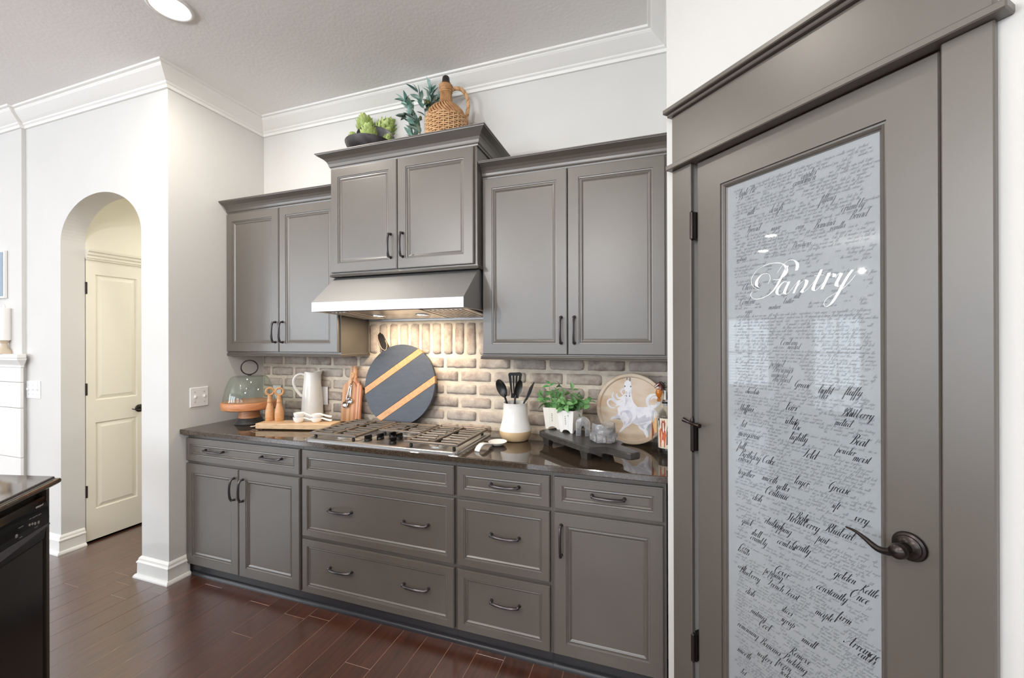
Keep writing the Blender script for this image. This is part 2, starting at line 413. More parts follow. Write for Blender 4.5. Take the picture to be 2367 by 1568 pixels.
for i, (a, b) in enumerate(WIN):
    w = bpy.data.objects.new('window_%d' % (i + 1), None); COL.objects.link(w); w.location = (XW, (a + b) / 2, WZ0); w['kind'] = 'structure'
    bm = nb()
    for y0, y1, z0, z1 in ((a - 0.07, a, WZ0 - 0.08, WZ1 + 0.09), (b, b + 0.07, WZ0 - 0.08, WZ1 + 0.09), (a, b, WZ1, WZ1 + 0.09), (a, b, WZ0 - 0.08, WZ0)):
        box(bm, XW + 0.001, XW + 0.022, y0, y1, z0, z1, 0.003)
    obj('window_casing', bm, M_trim, w)
    bm = nb()
    zm = (WZ0 + WZ1) / 2
    for y0, y1, z0, z1 in ((a, a + 0.04, WZ0, WZ1), (b - 0.04, b, WZ0, WZ1), (a, b, WZ0, WZ0 + 0.05), (a, b, WZ1 - 0.05, WZ1), (a, b, zm - 0.025, zm + 0.025),
                           ((a + b) / 2 - 0.008, (a + b) / 2 + 0.008, WZ0, WZ1)):
        box(bm, XW - 0.09, XW - 0.06, y0, y1, z0, z1)
    obj('window_sash', bm, M_trim, w)
    obj('window_glass', box(nb(), XW - 0.077, XW - 0.074, a + 0.03, b - 0.03, WZ0 + 0.03, WZ1 - 0.03), M_glass, w)
    bm = nb(); z = WZ0 + 0.03
    while z < WZ1:
        c = Matrix.Translation((XW - 0.025, 0, z)) @ Matrix.Rotation(0.2, 4, 'Y')
        box(bm, -0.026, 0.026, a + 0.012, b - 0.012, -0.0015, 0.0015, M=c); z += 0.062
    for f in (0.2, 0.5, 0.8): box(bm, XW - 0.004, XW + 0.001, a + (b - a) * f - 0.006, a + (b - a) * f + 0.006, WZ0 + 0.03, WZ1)
    obj('window_blind', bm, M_trim, w, kind='stuff')

# ------------------------------------------------------------------ crown, baseboards
CR = [(0.0, 3.055), (0.013, 3.055), (0.017, 3.070), (0.026, 3.076), (0.030, 3.083), (0.045, 3.092), (0.068, 3.108), (0.090, 3.124), (0.098, 3.133), (0.098, 3.137), (0.112, 3.140), (0.115, CEIL), (0.0, CEIL)]
CR = [(o, z - 0.006 * (CEIL - z) / 0.095) for o, z in CR]
c1 = P0 + PD * T0
path = [(XW, -0.694), (-1.557, -0.694), (-1.557, Y_ARCH), (0, Y_ARCH), (0, 0), (XS, 0), (XS, -0.578)]
bm = sweep(nb(), path, CR); bmesh.ops.recalc_face_normals(bm, faces=bm.faces)
struct('trim_crown', bm, M_trim)
pe = P0 + PD * 1.55
bm = sweep(nb(), [(c1.x + 0.035, c1.y + 0.034), (c1.x, c1.y), (pe.x, pe.y)], CR); bmesh.ops.recalc_face_normals(bm, faces=bm.faces)
struct('trim_crown_pantry', bm, M_trim)
BB = [(0.0, FL), (0.034, FL), (0.033, FL + 0.008), (0.026, FL + 0.019), (0.018, FL + 0.022), (0.017, FL + 0.088), (0.021, FL + 0.090), (0.021, FL + 0.097), (0.014, FL + 0.106), (0.012, FL + 0.118), (0.004, FL + 0.128), (0.0, FL + 0.130)]
def baseboard(name, path):
    bm = sweep(nb(), path, BB); bmesh.ops.recalc_face_normals(bm, faces=bm.faces); return struct(name, bm, M_trim)
baseboard('baseboard_column', [(XA2, Y1 - 0.005), (XA2, Y_ARCH), (0, Y_ARCH), (0, -0.56)])
baseboard('baseboard_arch', [(-1.557, Y_ARCH), (XA1, Y_ARCH), (XA1, Y1 - 0.005)])
baseboard('baseboard_pantry', [tuple((P0 + PD * 0.825).xy), tuple((P0 + PD * 1.55).xy)])

# ------------------------------------------------------------------ brick backsplash (children of the back wall)
bm = nb(); box(bm, 0.0, XS, -0.010, 0.002, 0.90, 1.378); box(bm, 0.984, 1.956, -0.010, 0.002, 1.378, 1.66)
backs = obj('backsplash', bm, M_mortar, wall_back)
def brick_mesh(L, H, seed, D=0.012):
    r = random.Random(seed); bm = nb(); nx, ny = (9, 4) if L > H else (4, 9)
    g = {}
    for i in range(nx + 1):
        for j in range(ny + 1):
            u, v = i / nx * 2 - 1, j / ny * 2 - 1
            edge = max(abs(u), abs(v)) > 0.99; corner = abs(u) > 0.99 and abs(v) > 0.99
            x = u * L / 2 + r.uniform(-1, 1) * 0.0018; z = v * H / 2 + r.uniform(-1, 1) * 0.0018
            if corner: x *= 0.975; z *= 0.955
            if corner and r.random() < 0.3: x *= 0.96; z *= 0.93
            d = D * (0.55 if edge else 1.0) + r.uniform(-1, 1) * 0.0013
            g[i, j] = bm.verts.new((x, -d, z))
    for i in range(nx):
        for j in range(ny): bm.faces.new((g[i, j], g[i + 1, j], g[i + 1, j + 1], g[i, j + 1]))
    rim = [(i, 0) for i in range(nx)] + [(nx, j) for j in range(ny)] + [(i, ny) for i in range(nx, 0, -1)] + [(0, j) for j in range(ny, 0, -1)]
    bk = {k: bm.verts.new((g[k].co.x * 1.01, 0.004, g[k].co.z * 1.02)) for k in rim}
    for a, b in zip(rim, rim[1:] + rim[:1]): bm.faces.new((g[b], g[a], bk[a], bk[b]))
    for f in bm.faces: f.smooth = True
    me = bpy.data.meshes.new('brick'); bm.to_mesh(me); bm.free(); me.materials.append(M_brick); return me
BR = [brick_mesh(0.206, 0.063, s) for s in range(6)]; BH = [brick_mesh(0.095, 0.063, 20 + s) for s in range(3)]; BS = [brick_mesh(0.061, 0.203, 40 + s) for s in range(5)]
rb = random.Random(11)
def brick(me, x, z, sx=1.0):
    o = bpy.data.objects.new('brick', me); COL.objects.link(o); o.location = (x, -0.005 + rb.uniform(-0.002, 0.001), z); o.scale = (sx, 1, 1)
    o.rotation_euler = (0, rb.uniform(-0.008, 0.008), 0); o.parent = backs
for r in range(6):
    zc = 1.329 - r * 0.0842
    ph = 0.218 if r % 2 == 0 else 0.092
    x = ph - 0.2279 * 2
    while x < XS:
        a, b = max(x, 0.006), min(x + 0.206, XS - 0.006)
        if b - a > 0.03:
            w = b - a
            if w > 0.15: brick(rb.choice(BR), (a + b) / 2, zc, w / 0.206)
            else: brick(rb.choice(BH), (a + b) / 2, zc, w / 0.095)
        x += 0.2279
for k in range(12):
    x = 1.0185 + k * 0.0823
    if x < 1.94: brick(rb.choice(BS), x, 1.4855)

# ------------------------------------------------------------------ pantry door and casing
def rect(bm, M, seq, close=False):
    prev = None
    for u0, u1, v0, v1, d in seq:
        R = [bm.verts.new(M @ Vector(p)) for p in ((u0, v0, d), (u1, v0, d), (u1, v1, d), (u0, v1, d))]
        if prev:
            for i in range(4): bm.faces.new((prev[i], prev[(i + 1) % 4], R[(i + 1) % 4], R[i]))
        prev = R
    if close: bm.faces.new(prev)
    return bm
door = bpy.data.objects.new('door_1', None); COL.objects.link(door); door.location = P0 + PD * 0.05 + Vector((0, 0, FL)); door['kind'] = 'structure'
a, b, z0, z1 = 0.053, 0.727, FL + 0.012, 2.143
ga, gb, g0, g1 = 0.152, 0.628, 0.22, 2.032
seq = [(a, b, z0, z1, -0.045), (a, b, z0, z1, -0.004), (a + 0.003, b - 0.003, z0 + 0.003, z1 - 0.003, -0.001)]
def ins(k, d): return (ga + k, gb - k, g0 + k, g1 - k, d)
seq += [ins(0, -0.001), ins(0.0015, -0.007), ins(0.006, -0.008), ins(0.010, -0.004), ins(0.014, -0.008), ins(0.016, -0.013), ins(0.0185, -0.014), ins(0.0185, -0.03)]
bm = rect(nb(), MP, seq); bmesh.ops.recalc_face_normals(bm, faces=bm.faces)
obj('door_frame', bm, M_cab, door)
pane = obj('glass_pane', box(nb(), ga + 0.012, gb - 0.012, g0 + 0.012, g1 - 0.012, -0.021, -0.0155, M=MP), M_mirrorpane, door)
# lever handle
Mh = MP @ Matrix.Translation((0.672, 0.977, -0.001))
bm = lathe(nb(), [(0.0335, 0), (0.0345, 0.004), (0.032, 0.008), (0.027, 0.010), (0.026, 0.013), (0.018, 0.016), (0.013, 0.022), (0.0125, 0.040), (0.0165, 0.046), (0.0185, 0.055), (0.016, 0.065), (0.008, 0.071), (0, 0.072)], n=36, M=Mh)
obj('handle_rosette', bm, M_bronze, door, smooth='auto')
pts = cat([(0.0, 0, 0.056), (-0.020, -0.010, 0.056), (-0.042, -0.012, 0.055), (-0.066, 0.000, 0.053), (-0.090, 0.009, 0.050), (-0.112, 0.010, 0.047)], 6)
rr = [0.0125 - 0.0105 * (i / (len(pts) - 1)) ** 0.8 for i in range(len(pts))]
bm = tube(nb(), [Mh @ p for p in pts], rr, 12)
obj('lever_handle', bm, M_bronze, door, smooth='auto')
for z in (0.312, 1.107, 1.909):
    bm = lathe(nb(), [(0, -0.058), (0.004, -0.056), (0.0085, -0.05), (0.0085, 0.05), (0.004, 0.056), (0, 0.058)], n=14, M=MP @ frame((0.040, z, 0.012), (1, 0, 0), (0, 0, -1), (0, 1, 0)))
    box(bm, 0.031, 0.052, z - 0.05, z + 0.05, -0.03, 0.010, M=MP)
    obj('hinge', bm, M_bronze, door, smooth='auto')
bm = tube(nb(), [MP @ Vector(p) for p in ((0.012, 1.172, 0.030), (0.030, 1.166, 0.026), (0.040, 1.163, 0.022), (0.062, 1.160, 0.024), (0.085, 1.159, 0.026))], [0.009, 0.006, 0.006, 0.006, 0.0085], 10)
lathe(bm, [(0.006, -0.01), (0.008, 0), (0.008, 0.012), (0.003, 0.022), (0, 0.022)], n=12, M=MP @ frame((0.040, 1.165, 0.013), (1, 0, 0), (0, 0, -1), (0, 1, 0)))
obj('hinge_door_stop', bm, M_bronze, door, smooth='auto')
cas = bpy.data.objects.new('trim_pantry_casing', None); COL.objects.link(cas); cas.location = P0 + Vector((0, 0, FL)); cas['kind'] = 'structure'
for nm, (u0, u1, v0, v1, d0, d1) in (('casing_board', (-0.049, 0.0415, FL, 2.146, 0.0005, 0.020)), ('casing_board', (0.7355, 0.819, FL, 2.146, 0.0005, 0.020)),
                                 ('frieze_board', (-0.046, 0.819, 2.164, 2.357, 0.0005, 0.024)), ('ledge', (-0.058, 0.843, 2.145, 2.165, 0.0005, 0.046)),
                                 ('cap', (-0.063, 0.848, 2.368, 2.386, 0.0005, 0.056)), ('cap', (-0.056, 0.834, 2.356, 2.369, 0.0005, 0.040))):
    obj(nm, box(nb(), u0, u1, v0, v1, d0, d1, 0.003, M=MP), M_cab, cas)
bm = nb()
for u0, u1, v0, v1 in ((DT0, 0.051, FL, DZT), (0.729, DT1, FL, DZT), (0.05, 0.73, 2.1455, DZT)):
    box(bm, u0 + 0.0005, u1, v0, v1 - 0.0005, -0.112, -0.038, M=MP)
obj('door_jamb', bm, M_black, cas)  # jamb in black, the shadow of the gap put into its colour
box_d = box(nb(), 0.02, 0.745, FL - 0.03, 2.16, -0.125, -0.116, M=MP)
obj('door_backing', box_d, M_black, cas)

# ------------------------------------------------------------------ hall door
hd = bpy.data.objects.new('door_2', None); COL.objects.link(hd); hd.location = (XA1, -0.35, FL); hd['kind'] = 'structure'
MH = frame((XA1, Y1 + 0.001, 0), (0, 1, 0), (0, 0, 1), (1, 0, 0))
a, b, z0, z1 = 0.004, 0.394, FL + 0.016, 2.086
bm = nb()
def pan(bm, u0, u1, v0, v1):
    def q(k, d): return (u0 + k, u1 - k, v0 + k * 1.0, v1 - k * 1.0, d)
    return rect(bm, MH, [q(0, 0.001), q(0.004, -0.009), q(0.010, -0.010), q(0.034, -0.002), q(0.036, -0.001)], True)
pa, pb = 0.060, 0.326; rows = [(0.212, 0.862), (1.030, 1.978)]
box(bm, a, b, z0, z1, -0.042, -0.012, M=MH)
obj('door_slab', bm, M_halldoor, hd)
bm = nb()
for u0, u1, v0, v1 in ((a, pa, z0, z1), (pb, b, z0, z1), (pa, pb, z0, rows[0][0]), (pa, pb, rows[0][1], rows[1][0]), (pa, pb, rows[1][1], z1)):
    box(bm, u0, u1, v0, v1, -0.013, 0.001, M=MH)
obj('door_rails', bm, M_halldoor, hd)
for v0, v1 in rows: obj('door_panel', pan(nb(), pa, pb, v0, v1), M_halldoor, hd)
for z in (0.357, 1.117, 1.871):
    bm = box(nb(), 0.0005, 0.012, z - 0.045, z + 0.045, -0.01, 0.005, 0.002, M=MH); obj('hinge', bm, M_bronze, hd)
Mk = MH @ Matrix.Translation((0.340, 0.928, 0.001))
obj('handle_rosette', lathe(nb(), [(0.030, 0), (0.031, 0.004), (0.026, 0.009), (0.012, 0.014), (0.010, 0.04), (0.014, 0.046), (0.012, 0.056), (0, 0.06)], n=24, M=Mk), M_bronze, hd, smooth='auto')
pts = cat([(0, 0, 0.05), (-0.02, -0.008, 0.05), (-0.045, -0.004, 0.048), (-0.075, 0.006, 0.044)], 5)
obj('lever_handle', tube(nb(), [Mk @ p for p in pts], [0.009 - 0.006 * i / (len(pts) - 1) for i in range(len(pts))], 10), M_bronze, hd, smooth='auto')
HC = [(0.0, 2.083), (0.012, 2.083), (0.014, 2.092), (0.020, 2.096), (0.021, 2.112), (0.030, 2.120), (0.032, 2.136), (0.042, 2.144), (0.044, 2.158), (0.0, 2.160)]
bm = sweep(nb(), [(XA1 + 0.001, Y1 + 0.002), (XA1 + 0.001, 0.2)], HC); bmesh.ops.recalc_face_normals(bm, faces=bm.faces)
struct('trim_hall_head', bm, M_halldoor)
bm = box(nb(), XA1 - 0.13, XA1 - 0.046, Y1 + 0.001, -0.141, FL - 0.003, 2.09); box(bm, XA1 - 0.045, XA1 - 0.002, Y1 + 0.001, -0.142, FL - 0.003, FL + 0.001)
struct('trim_hall_gap_backing', bm, M_black)  # added black strip and backing box, shade for the gap under the door

# ------------------------------------------------------------------ ceiling lights
def ceiling_light(x, y, label):
    t = thing('recessed_light', label, 'light', (x, y, CEIL))
    t.location.z = CEIL - 0.006
    bm = lathe(nb(), [(0.094, 0), (0.100, -0.003), (0.098, -0.008), (0.086, -0.010), (0.080, -0.004), (0.080, 0.0)], c=(x, y, CEIL), n=40)
    obj('trim_ring', bm, M_trim, t, smooth=True)
    bm = lathe(nb(), [(0.079, -0.001), (0.079, -0.005), (0.0, -0.006)], c=(x, y, CEIL), n=40)
    obj('light_lens', bm, M_lampglow, t)
ceiling_light(*RECESSED[0][:2], 'round recessed light glowing in the white ceiling above the arch corner')
ceiling_light(*RECESSED[2][:2], 'round recessed light mirrored in the pantry pane, the nearer of two')
ceiling_light(*RECESSED[3][:2], 'round recessed light mirrored in the pantry pane, the farther of two')
# ------------------------------------------------------------------ cabinets
def front(name, parent, x0, x1, z0, z1, y, rail, mould, th=0.019):
    """Door or drawer front facing the room (-y): moulded frame, and its panel as a sub-part."""
    M = frame((x0, y, z0), (1, 0, 0), (0, 0, 1), (0, -1, 0)); w, h = x1 - x0, z1 - z0
    q = mould
    bm = rings_rect(nb(), M, w, h, [(0, -th), (0, -0.007), (0.0015, -0.003), (0.004, -0.0025), (0.0045, 0), (rail, 0), (rail + 0.001, -0.0035), (rail + q * 0.28, -0.0045), (rail + q * 0.34, -0.0075), (rail + q * 0.62, -0.0060), (rail + q * 0.9, -0.0095), (rail + q, -0.0115)])
    f = obj(name, bm, M_cab, parent)
    bm = rings_rect(nb(), M, w, h, [(rail + q * 0.97, -0.0112), (rail + q + 0.004, -0.0108)], True)
    obj('door_panel' if name == 'door' else 'drawer_panel', bm, M_cab, f)
    return f
def pull(parent, x, z, y, L, vertical):
    r, u = ((0, 0, 1), (1, 0, 0)) if vertical else ((1, 0, 0), (0, 0, 1))
    M = frame((x, y, z), r, u, (0, -1, 0)); h = L / 2
    bm = nb()
    pts = cat([(-h + 0.006, 0, 0.020), (-h * 0.6, 0, 0.030), (0, 0, 0.034), (h * 0.6, 0, 0.030), (h - 0.006, 0, 0.020)], 5)
    tube(bm, [M @ p for p in pts], 0.0068, 10, flat=0.62)
    for s in (-1, 1):
        tube(bm, [M @ Vector(p) for p in ((s * (h - 0.005), 0, 0), (s * (h - 0.005), 0, 0.003), (s * (h - 0.006), 0, 0.012), (s * (h - 0.008), 0, 0.0235))], [0.0088, 0.0072, 0.0062, 0.0074], 10)
    return obj('handle', bm, M_pull, parent, smooth='auto')
YF = -0.577
def base_cab(label, x0, x1):
    t = thing('base_cabinet', label, 'cabinet', ((x0 + x1) / 2, -0.3, FL))
    obj('body', box(nb(), x0 + 0.0005, x1 - 0.0005, YF + 0.0205, -0.03, 0.036, 0.884), M_cab, t)
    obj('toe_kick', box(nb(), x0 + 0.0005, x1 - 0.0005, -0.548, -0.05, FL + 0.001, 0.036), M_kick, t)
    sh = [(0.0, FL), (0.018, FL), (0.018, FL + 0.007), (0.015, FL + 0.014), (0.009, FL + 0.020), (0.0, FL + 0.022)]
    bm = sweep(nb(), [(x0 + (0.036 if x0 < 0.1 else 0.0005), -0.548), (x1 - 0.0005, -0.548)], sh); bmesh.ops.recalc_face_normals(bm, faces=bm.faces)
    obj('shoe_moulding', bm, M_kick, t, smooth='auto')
    return t
DR = (0.037, 0.018); DO = (0.055, 0.024)
t = base_cab('grey base cabinet at the left wall with one wide drawer over two doors', 0.001, 0.949)
f = front('drawer', t, 0.006, 0.941, 0.708, 0.854, YF, *DR); pull(f, 0.269, 0.790, YF - 0.0115 + 0.011, 0.16, False); pull(f, 0.738, 0.790, YF - 0.0115 + 0.011, 0.16, False)
f = front('door', t, 0.006, 0.4655, 0.047, 0.692, YF, *DO); pull(f, 0.432, 0.572, YF, 0.14, True)
f = front('door', t, 0.4695, 0.941, 0.047, 0.692, YF, *DO); pull(f, 0.504, 0.572, YF, 0.14, True)
t = base_cab('wide grey base cabinet under the cooktop with two deep drawers', 0.949, 1.9265)
front('false_front', t, 0.9575, 1.9185, 0.708, 0.854, YF, *DR)
for z0, z1, zh in ((0.366, 0.692, 0.538), (0.047, 0.348, 0.213)):
    f = front('drawer', t, 0.9575, 1.9185, z0, z1, YF, *DR)
    for x in (1.223, 1.698): pull(f, x, zh, YF + 0.011, 0.155, False)
t = base_cab('narrow grey base cabinet with a stack of three drawers', 1.9265, 2.4145)
for z0, z1, zh in ((0.708, 0.854, 0.784), (0.366, 0.692, 0.543), (0.047, 0.348, 0.223)):
    f = front('drawer', t, 1.935, 2.4045, z0, z1, YF, *DR); pull(f, 2.184, zh, YF + 0.011, 0.15, False)
t = base_cab('grey base cabinet beside the pantry wall with one drawer over one door', 2.4145, 2.906)
f = front('drawer', t, 2.424, 2.8935, 0.708, 0.854, YF, *DR); pull(f, 2.665, 0.786, YF + 0.011, 0.15, False)
f = front('door', t, 2.424, 2.8935, 0.047, 0.692, YF, *DO); pull(f, 2.458, 0.570, YF, 0.145, True)

# countertop
bm = box(nb(), 0.001, XS - 0.001, -0.6115, -0.021, 0.8845, 0.914, 0.004, seg=2)
tag(recentre(obj('countertop', bm, M_granite)), 'polished dark brown granite countertop along the brick backsplash', 'countertop')

# wall cabinets
YU = -0.307
def crown(path, zb, zt, p):
    h = zt - zb
    pr = [(0.0, zb), (0.006, zb), (0.008, zb + 0.10 * h), (0.013, zb + 0.16 * h), (0.015, zb + 0.22 * h), (0.017, zb + 0.36 * h), (0.024, zb + 0.52 * h), (0.037, zb + 0.68 * h), (p * 0.8, zb + 0.82 * h), (p * 0.93, zb + 0.88 * h), (p * 0.95, zb + 0.93 * h), (p, zb + 0.94 * h), (p, zt), (0.0, zt)]
    bm = sweep(nb(), path, pr); bmesh.ops.recalc_face_normals(bm, faces=bm.faces); return bm
def light_rail(path, zb, zt):
    h = zt - zb
    pr = [(0.0, zt), (0.004, zt), (0.004, zt - 0.25 * h), (0.009, zt - 0.34 * h), (0.011, zt - 0.5 * h), (0.008, zt - 0.62 * h), (0.012, zt - 0.72 * h), (0.010, zt - 0.9 * h), (0.0, zb)]
    bm = sweep(nb(), path, pr); bmesh.ops.recalc_face_normals(bm, faces=bm.faces); return bm
def wall_cab(label, x0, x1, yf, z0, z1, zc, doors, hz, hx, cp, rails, zr):
    t = thing('wall_cabinet', label, 'cabinet', ((x0 + x1) / 2, -0.15, z0))
    yb = -0.018
    obj('body', box(nb(), x0 + 0.001, x1 - 0.001, yf + 0.0205, yb if z0 < 1.5 else -0.012, zr, zc - 0.02), M_cab, t)
    for (a, b), x in zip(doors, hx):
        f = front('door', t, a, b, z0, z1, yf, *rails); pull(f, x, hz, yf, 0.145, True)
    obj('crown_moulding', crown(cp, z1 + 0.004, zc, 0.072), M_cab, t)
    return t
YB = YU + 0.0205
t = wall_cab('grey wall cabinet with two doors hung beside the left wall', 0.001, 0.984, YU, 1.3995, 2.366, 2.446, [(0.006, 0.4875), (0.4915, 0.972)], 1.533, (0.459, 0.522),
         [(0.0008, YB), (0.9838, YB)], DO, 1.371)
obj('light_rail', light_rail([(0.001, YB - 0.002), (0.984, YB - 0.002), (0.984, -0.02)], 1.369, 1.3985), M_cab, t)
t = wall_cab('large grey wall cabinet with two doors hung beside the pantry wall', 1.957, XS - 0.002, YU, 1.3995, 2.366, 2.446, [(1.962, 2.4345), (2.4385, 2.911)], 1.527, (2.403, 2.472),
         [(1.9572, YB), (XS - 0.003, YB)], DO, 1.371)
obj('light_rail', light_rail([(1.957, -0.02), (1.957, YB - 0.002), (XS - 0.003, YB - 0.002)], 1.369, 1.3985), M_cab, t)
YM = -0.382; YMB = YM + 0.0205
t = wall_cab('raised grey wall cabinet with two doors above the steel hood', 0.985, 1.956, YM, 1.889, 2.524, 2.609, [(0.9885, 1.4605), (1.4645, 1.940)], 2.023, (1.4195, 1.500),
         [(0.985, -0.012), (0.985, YMB), (1.956, YMB), (1.956, -0.012)], DO, 1.866)
obj('light_rail', light_rail([(0.985, -0.02), (0.985, YMB - 0.002), (1.956, YMB - 0.002), (1.956, -0.02)], 1.864, 1.888), M_cab, t)
t_top = obj('top_board', box(nb(), 0.987, 1.954, YMB + 0.001, -0.012, 2.588, 2.606), M_cab, t)
TOPZ = 2.606

# ------------------------------------------------------------------ range hood
h = thing('range_hood', 'stainless steel range hood under the raised cabinet, its two lamps lit', 'range hood', (1.47, -0.27, 1.643))
hx0, hx1, hy, hz0, hz1, hz2, hyt = 0.988, 1.953, -0.532, 1.643, 1.696, 1.8625, -0.345
bm = nb()
pr = [(-0.014, hz0), (hy, hz0), (hy, hz1), (hyt, hz2), (-0.014, hz2)]
L = [bm.verts.new((hx0, y, z)) for y, z in pr]; R = [bm.verts.new((hx1, y, z)) for y, z in pr]
for i in (1, 2, 3, 4): bm.faces.new((L[i], R[i], R[(i + 1) % 5], L[(i + 1) % 5]))
bm.faces.new(L); bm.faces.new(R[::-1])
# underside: a return lip and a recessed soffit
def hr(ins, zf, zk): return [bm.verts.new(p) for p in ((hx0 + ins, hy + ins, zf), (hx1 - ins, hy + ins, zf), (hx1 - ins, -0.016 - ins, zk), (hx0 + ins, -0.016 - ins, zk))]
A = [L[1], R[1], R[0], L[0]]; B = hr(0.012, hz0, hz0); Cc = hr(0.014, 1.662, 1.622)
for P, Q in ((A, B), (B, Cc)):
    for i in range(4): bm.faces.new((P[i], P[(i + 1) % 4], Q[(i + 1) % 4], Q[i]))
bm.faces.new(Cc)
bmesh.ops.recalc_face_normals(bm, faces=bm.faces)
obj('hood_shell', bm, M_steel2, h)
uy = lambda y: 1.622 + 0.040 * (-0.030 - y) / 0.490          # height of the sloping underside at y
MU = lambda x, y: frame((x, y, uy(y)), (1, 0, 0), Vector((0, 1, -0.0816)).normalized(), Vector((0, 0.0816, 1)).normalized())
obj('back_flange', box(nb(), hx0 + 0.004, hx1 - 0.004, -0.030, -0.0165, 1.606, 1.6425, 0.001), M_steel2, h)
for x0, x1, y0, y1 in ((1.010, 1.17, -0.44, -0.10), (1.66, 1.93, -0.44, -0.10)):
    f = obj('grease_filter', box(nb(), x0 - (x0 + x1) / 2, x1 - (x0 + x1) / 2, -(y1 - y0) / 2, (y1 - y0) / 2, -0.012, -0.001, 0.002, M=MU((x0 + x1) / 2, (y0 + y1) / 2)), M_steel, h)
    bm = nb(); k = int((x1 - x0 - 0.03) / 0.028)
    for i in range(k): box(bm, x0 - (x0 + x1) / 2 + 0.02 + i * 0.028, x0 - (x0 + x1) / 2 + 0.034 + i * 0.028, -(y1 - y0) / 2 + 0.02, (y1 - y0) / 2 - 0.02, -0.0145, -0.0118, M=MU((x0 + x1) / 2, (y0 + y1) / 2))
    obj('filter_baffles', bm, M_steel, f, kind='stuff')
obj('lamp_panel', box(nb(), -0.235, 0.235, -0.19, 0.17, -0.009, -0.001, 0.002, M=MU(1.395, -0.245)), M_steel, h)
for x in (1.235, 1.545):
    Ml = MU(x, -0.245) @ Matrix.Translation((0, 0, -0.009))
    l = obj('lamp_ring', lathe(nb(), [(0.040, 0.0), (0.043, -0.003), (0.040, -0.006), (0.033, -0.004), (0.033, 0)], n=28, M=Ml), M_chrome, h, smooth=True)
    obj('lamp_lens', lathe(nb(), [(0.033, -0.0015), (0, -0.002)], n=28, M=Ml), M_lampglow, l)
obj('control_panel', box(nb(), 1.06, 1.22, -0.516, -0.470, 1.6445, 1.6585, 0.002), M_black, h)

# ------------------------------------------------------------------ cooktop
cx0, cx1, cy0, cy1, cz = 0.985, 1.947, -0.588, -0.128, 0.9145
ct = thing('gas_cooktop', 'stainless gas cooktop set into the granite counter below the hood', 'cooktop', ((cx0 + cx1) / 2, -0.36, cz))
def rrect(x0, x1, y0, y1, r, n=4):
    o = []
    for cx_, cy_, a in ((x1 - r, y0 + r, -PI / 2), (x1 - r, y1 - r, 0), (x0 + r, y1 - r, PI / 2), (x0 + r, y0 + r, PI)):
        o += [(cx_ + r * math.cos(a + PI / 2 * i / n), cy_ + r * math.sin(a + PI / 2 * i / n)) for i in range(n + 1)]
    return o
bm = nb(); prev = None
for insx, z in ((0, 0), (0, 0.006), (0.004, 0.010), (0.016, 0.0115), (0.024, 0.0095), (0.034, 0.0055)):
    r = [bm.verts.new((x, y, cz + z)) for x, y in rrect(cx0 + insx, cx1 - insx, cy0 + insx, cy1 - insx, 0.03 - insx * 0.5)]
    if prev:
        for i in range(len(r)): bm.faces.new((prev[i], prev[(i + 1) % len(r)], r[(i + 1) % len(r)], r[i]))
    prev = r
bm.faces.new(prev)
obj('steel_tray', bm, M_steel, ct)
zt = 0.957
def grate(x0, x1, y0, y1, nx, ny):
    """Cast iron grate: chamfered rim, a cross bar, fingers and feet."""
    bm = nb(); w = 0.016
    def bar(a, b, ww=0.010, hh=0.012, z=zt, taper=1.0):
        a, b = Vector((*a, 0)), Vector((*b, 0)); d = (b - a); L = d.length; d.normalize(); s = Vector((-d.y, d.x, 0))
        box(bm, 0, L, -ww / 2, ww / 2, -hh, 0, 0.002, M=frame((a.x, a.y, z), d, s, (0, 0, 1)))
    bar((x0, y0 + w / 2), (x1, y0 + w / 2), 0.018); bar((x0, y1 - w / 2), (x1, y1 - w / 2), 0.018)
    bar((x0 + w / 2, y0), (x0 + w / 2, y1), 0.018); bar((x1 - w / 2, y0), (x1 - w / 2, y1), 0.018)
    xm_ = (x0 + x1) / 2
    bar((xm_, y0 + 0.01), (xm_, y1 - 0.01), 0.011)
    ys_ = [y0 + (y1 - y0) * (i + 1) / (ny + 1) for i in range(ny)]
    for i, y in enumerate(ys_):
        k = 0.018 if i % 2 else 0.036
        bar((x0 + 0.012, y), (xm_ - k, y), 0.009); bar((x1 - 0.012, y), (xm_ + k, y), 0.009)
    g = obj('grate', bm, M_iron, ct)
    for x, y in ((x0 + 0.03, y0 + 0.02), (x1 - 0.03, y0 + 0.02), (x0 + 0.03, y1 - 0.02), (x1 - 0.03, y1 - 0.02)):
        obj('grate_foot', lathe(nb(), [(0.007, 0), (0.009, 0.004), (0.007, zt - 0.011 - cz - 0.0058)], c=(x, y, cz + 0.0058), n=8), M_black, g)
grate(0.998, 1.318, -0.562, -0.162, 1, 7)
grate(1.330, 1.612, -0.378, -0.162, 1, 4)
grate(1.624, 1.934, -0.562, -0.162, 1, 7)
for x, y, r in ((1.158, -0.455, 0.036), (1.158, -0.262, 0.045), (1.471, -0.27, 0.05), (1.779, -0.455, 0.045), (1.779, -0.262, 0.036)):
    b_ = obj('burner', lathe(nb(), [(r * 1.35, 0), (r * 1.35, 0.004), (r, 0.007), (r * 0.95, 0.014), (0, 0.014)], c=(x, y, cz + 0.0055), n=28), M_steel, ct, smooth='auto')
    obj('burner_cap', lathe(nb(), [(r * 0.86, 0.0), (r * 0.9, 0.004), (r * 0.8, 0.008), (0, 0.009)], c=(x, y, cz + 0.0198), n=28), M_black, b_, smooth='auto')
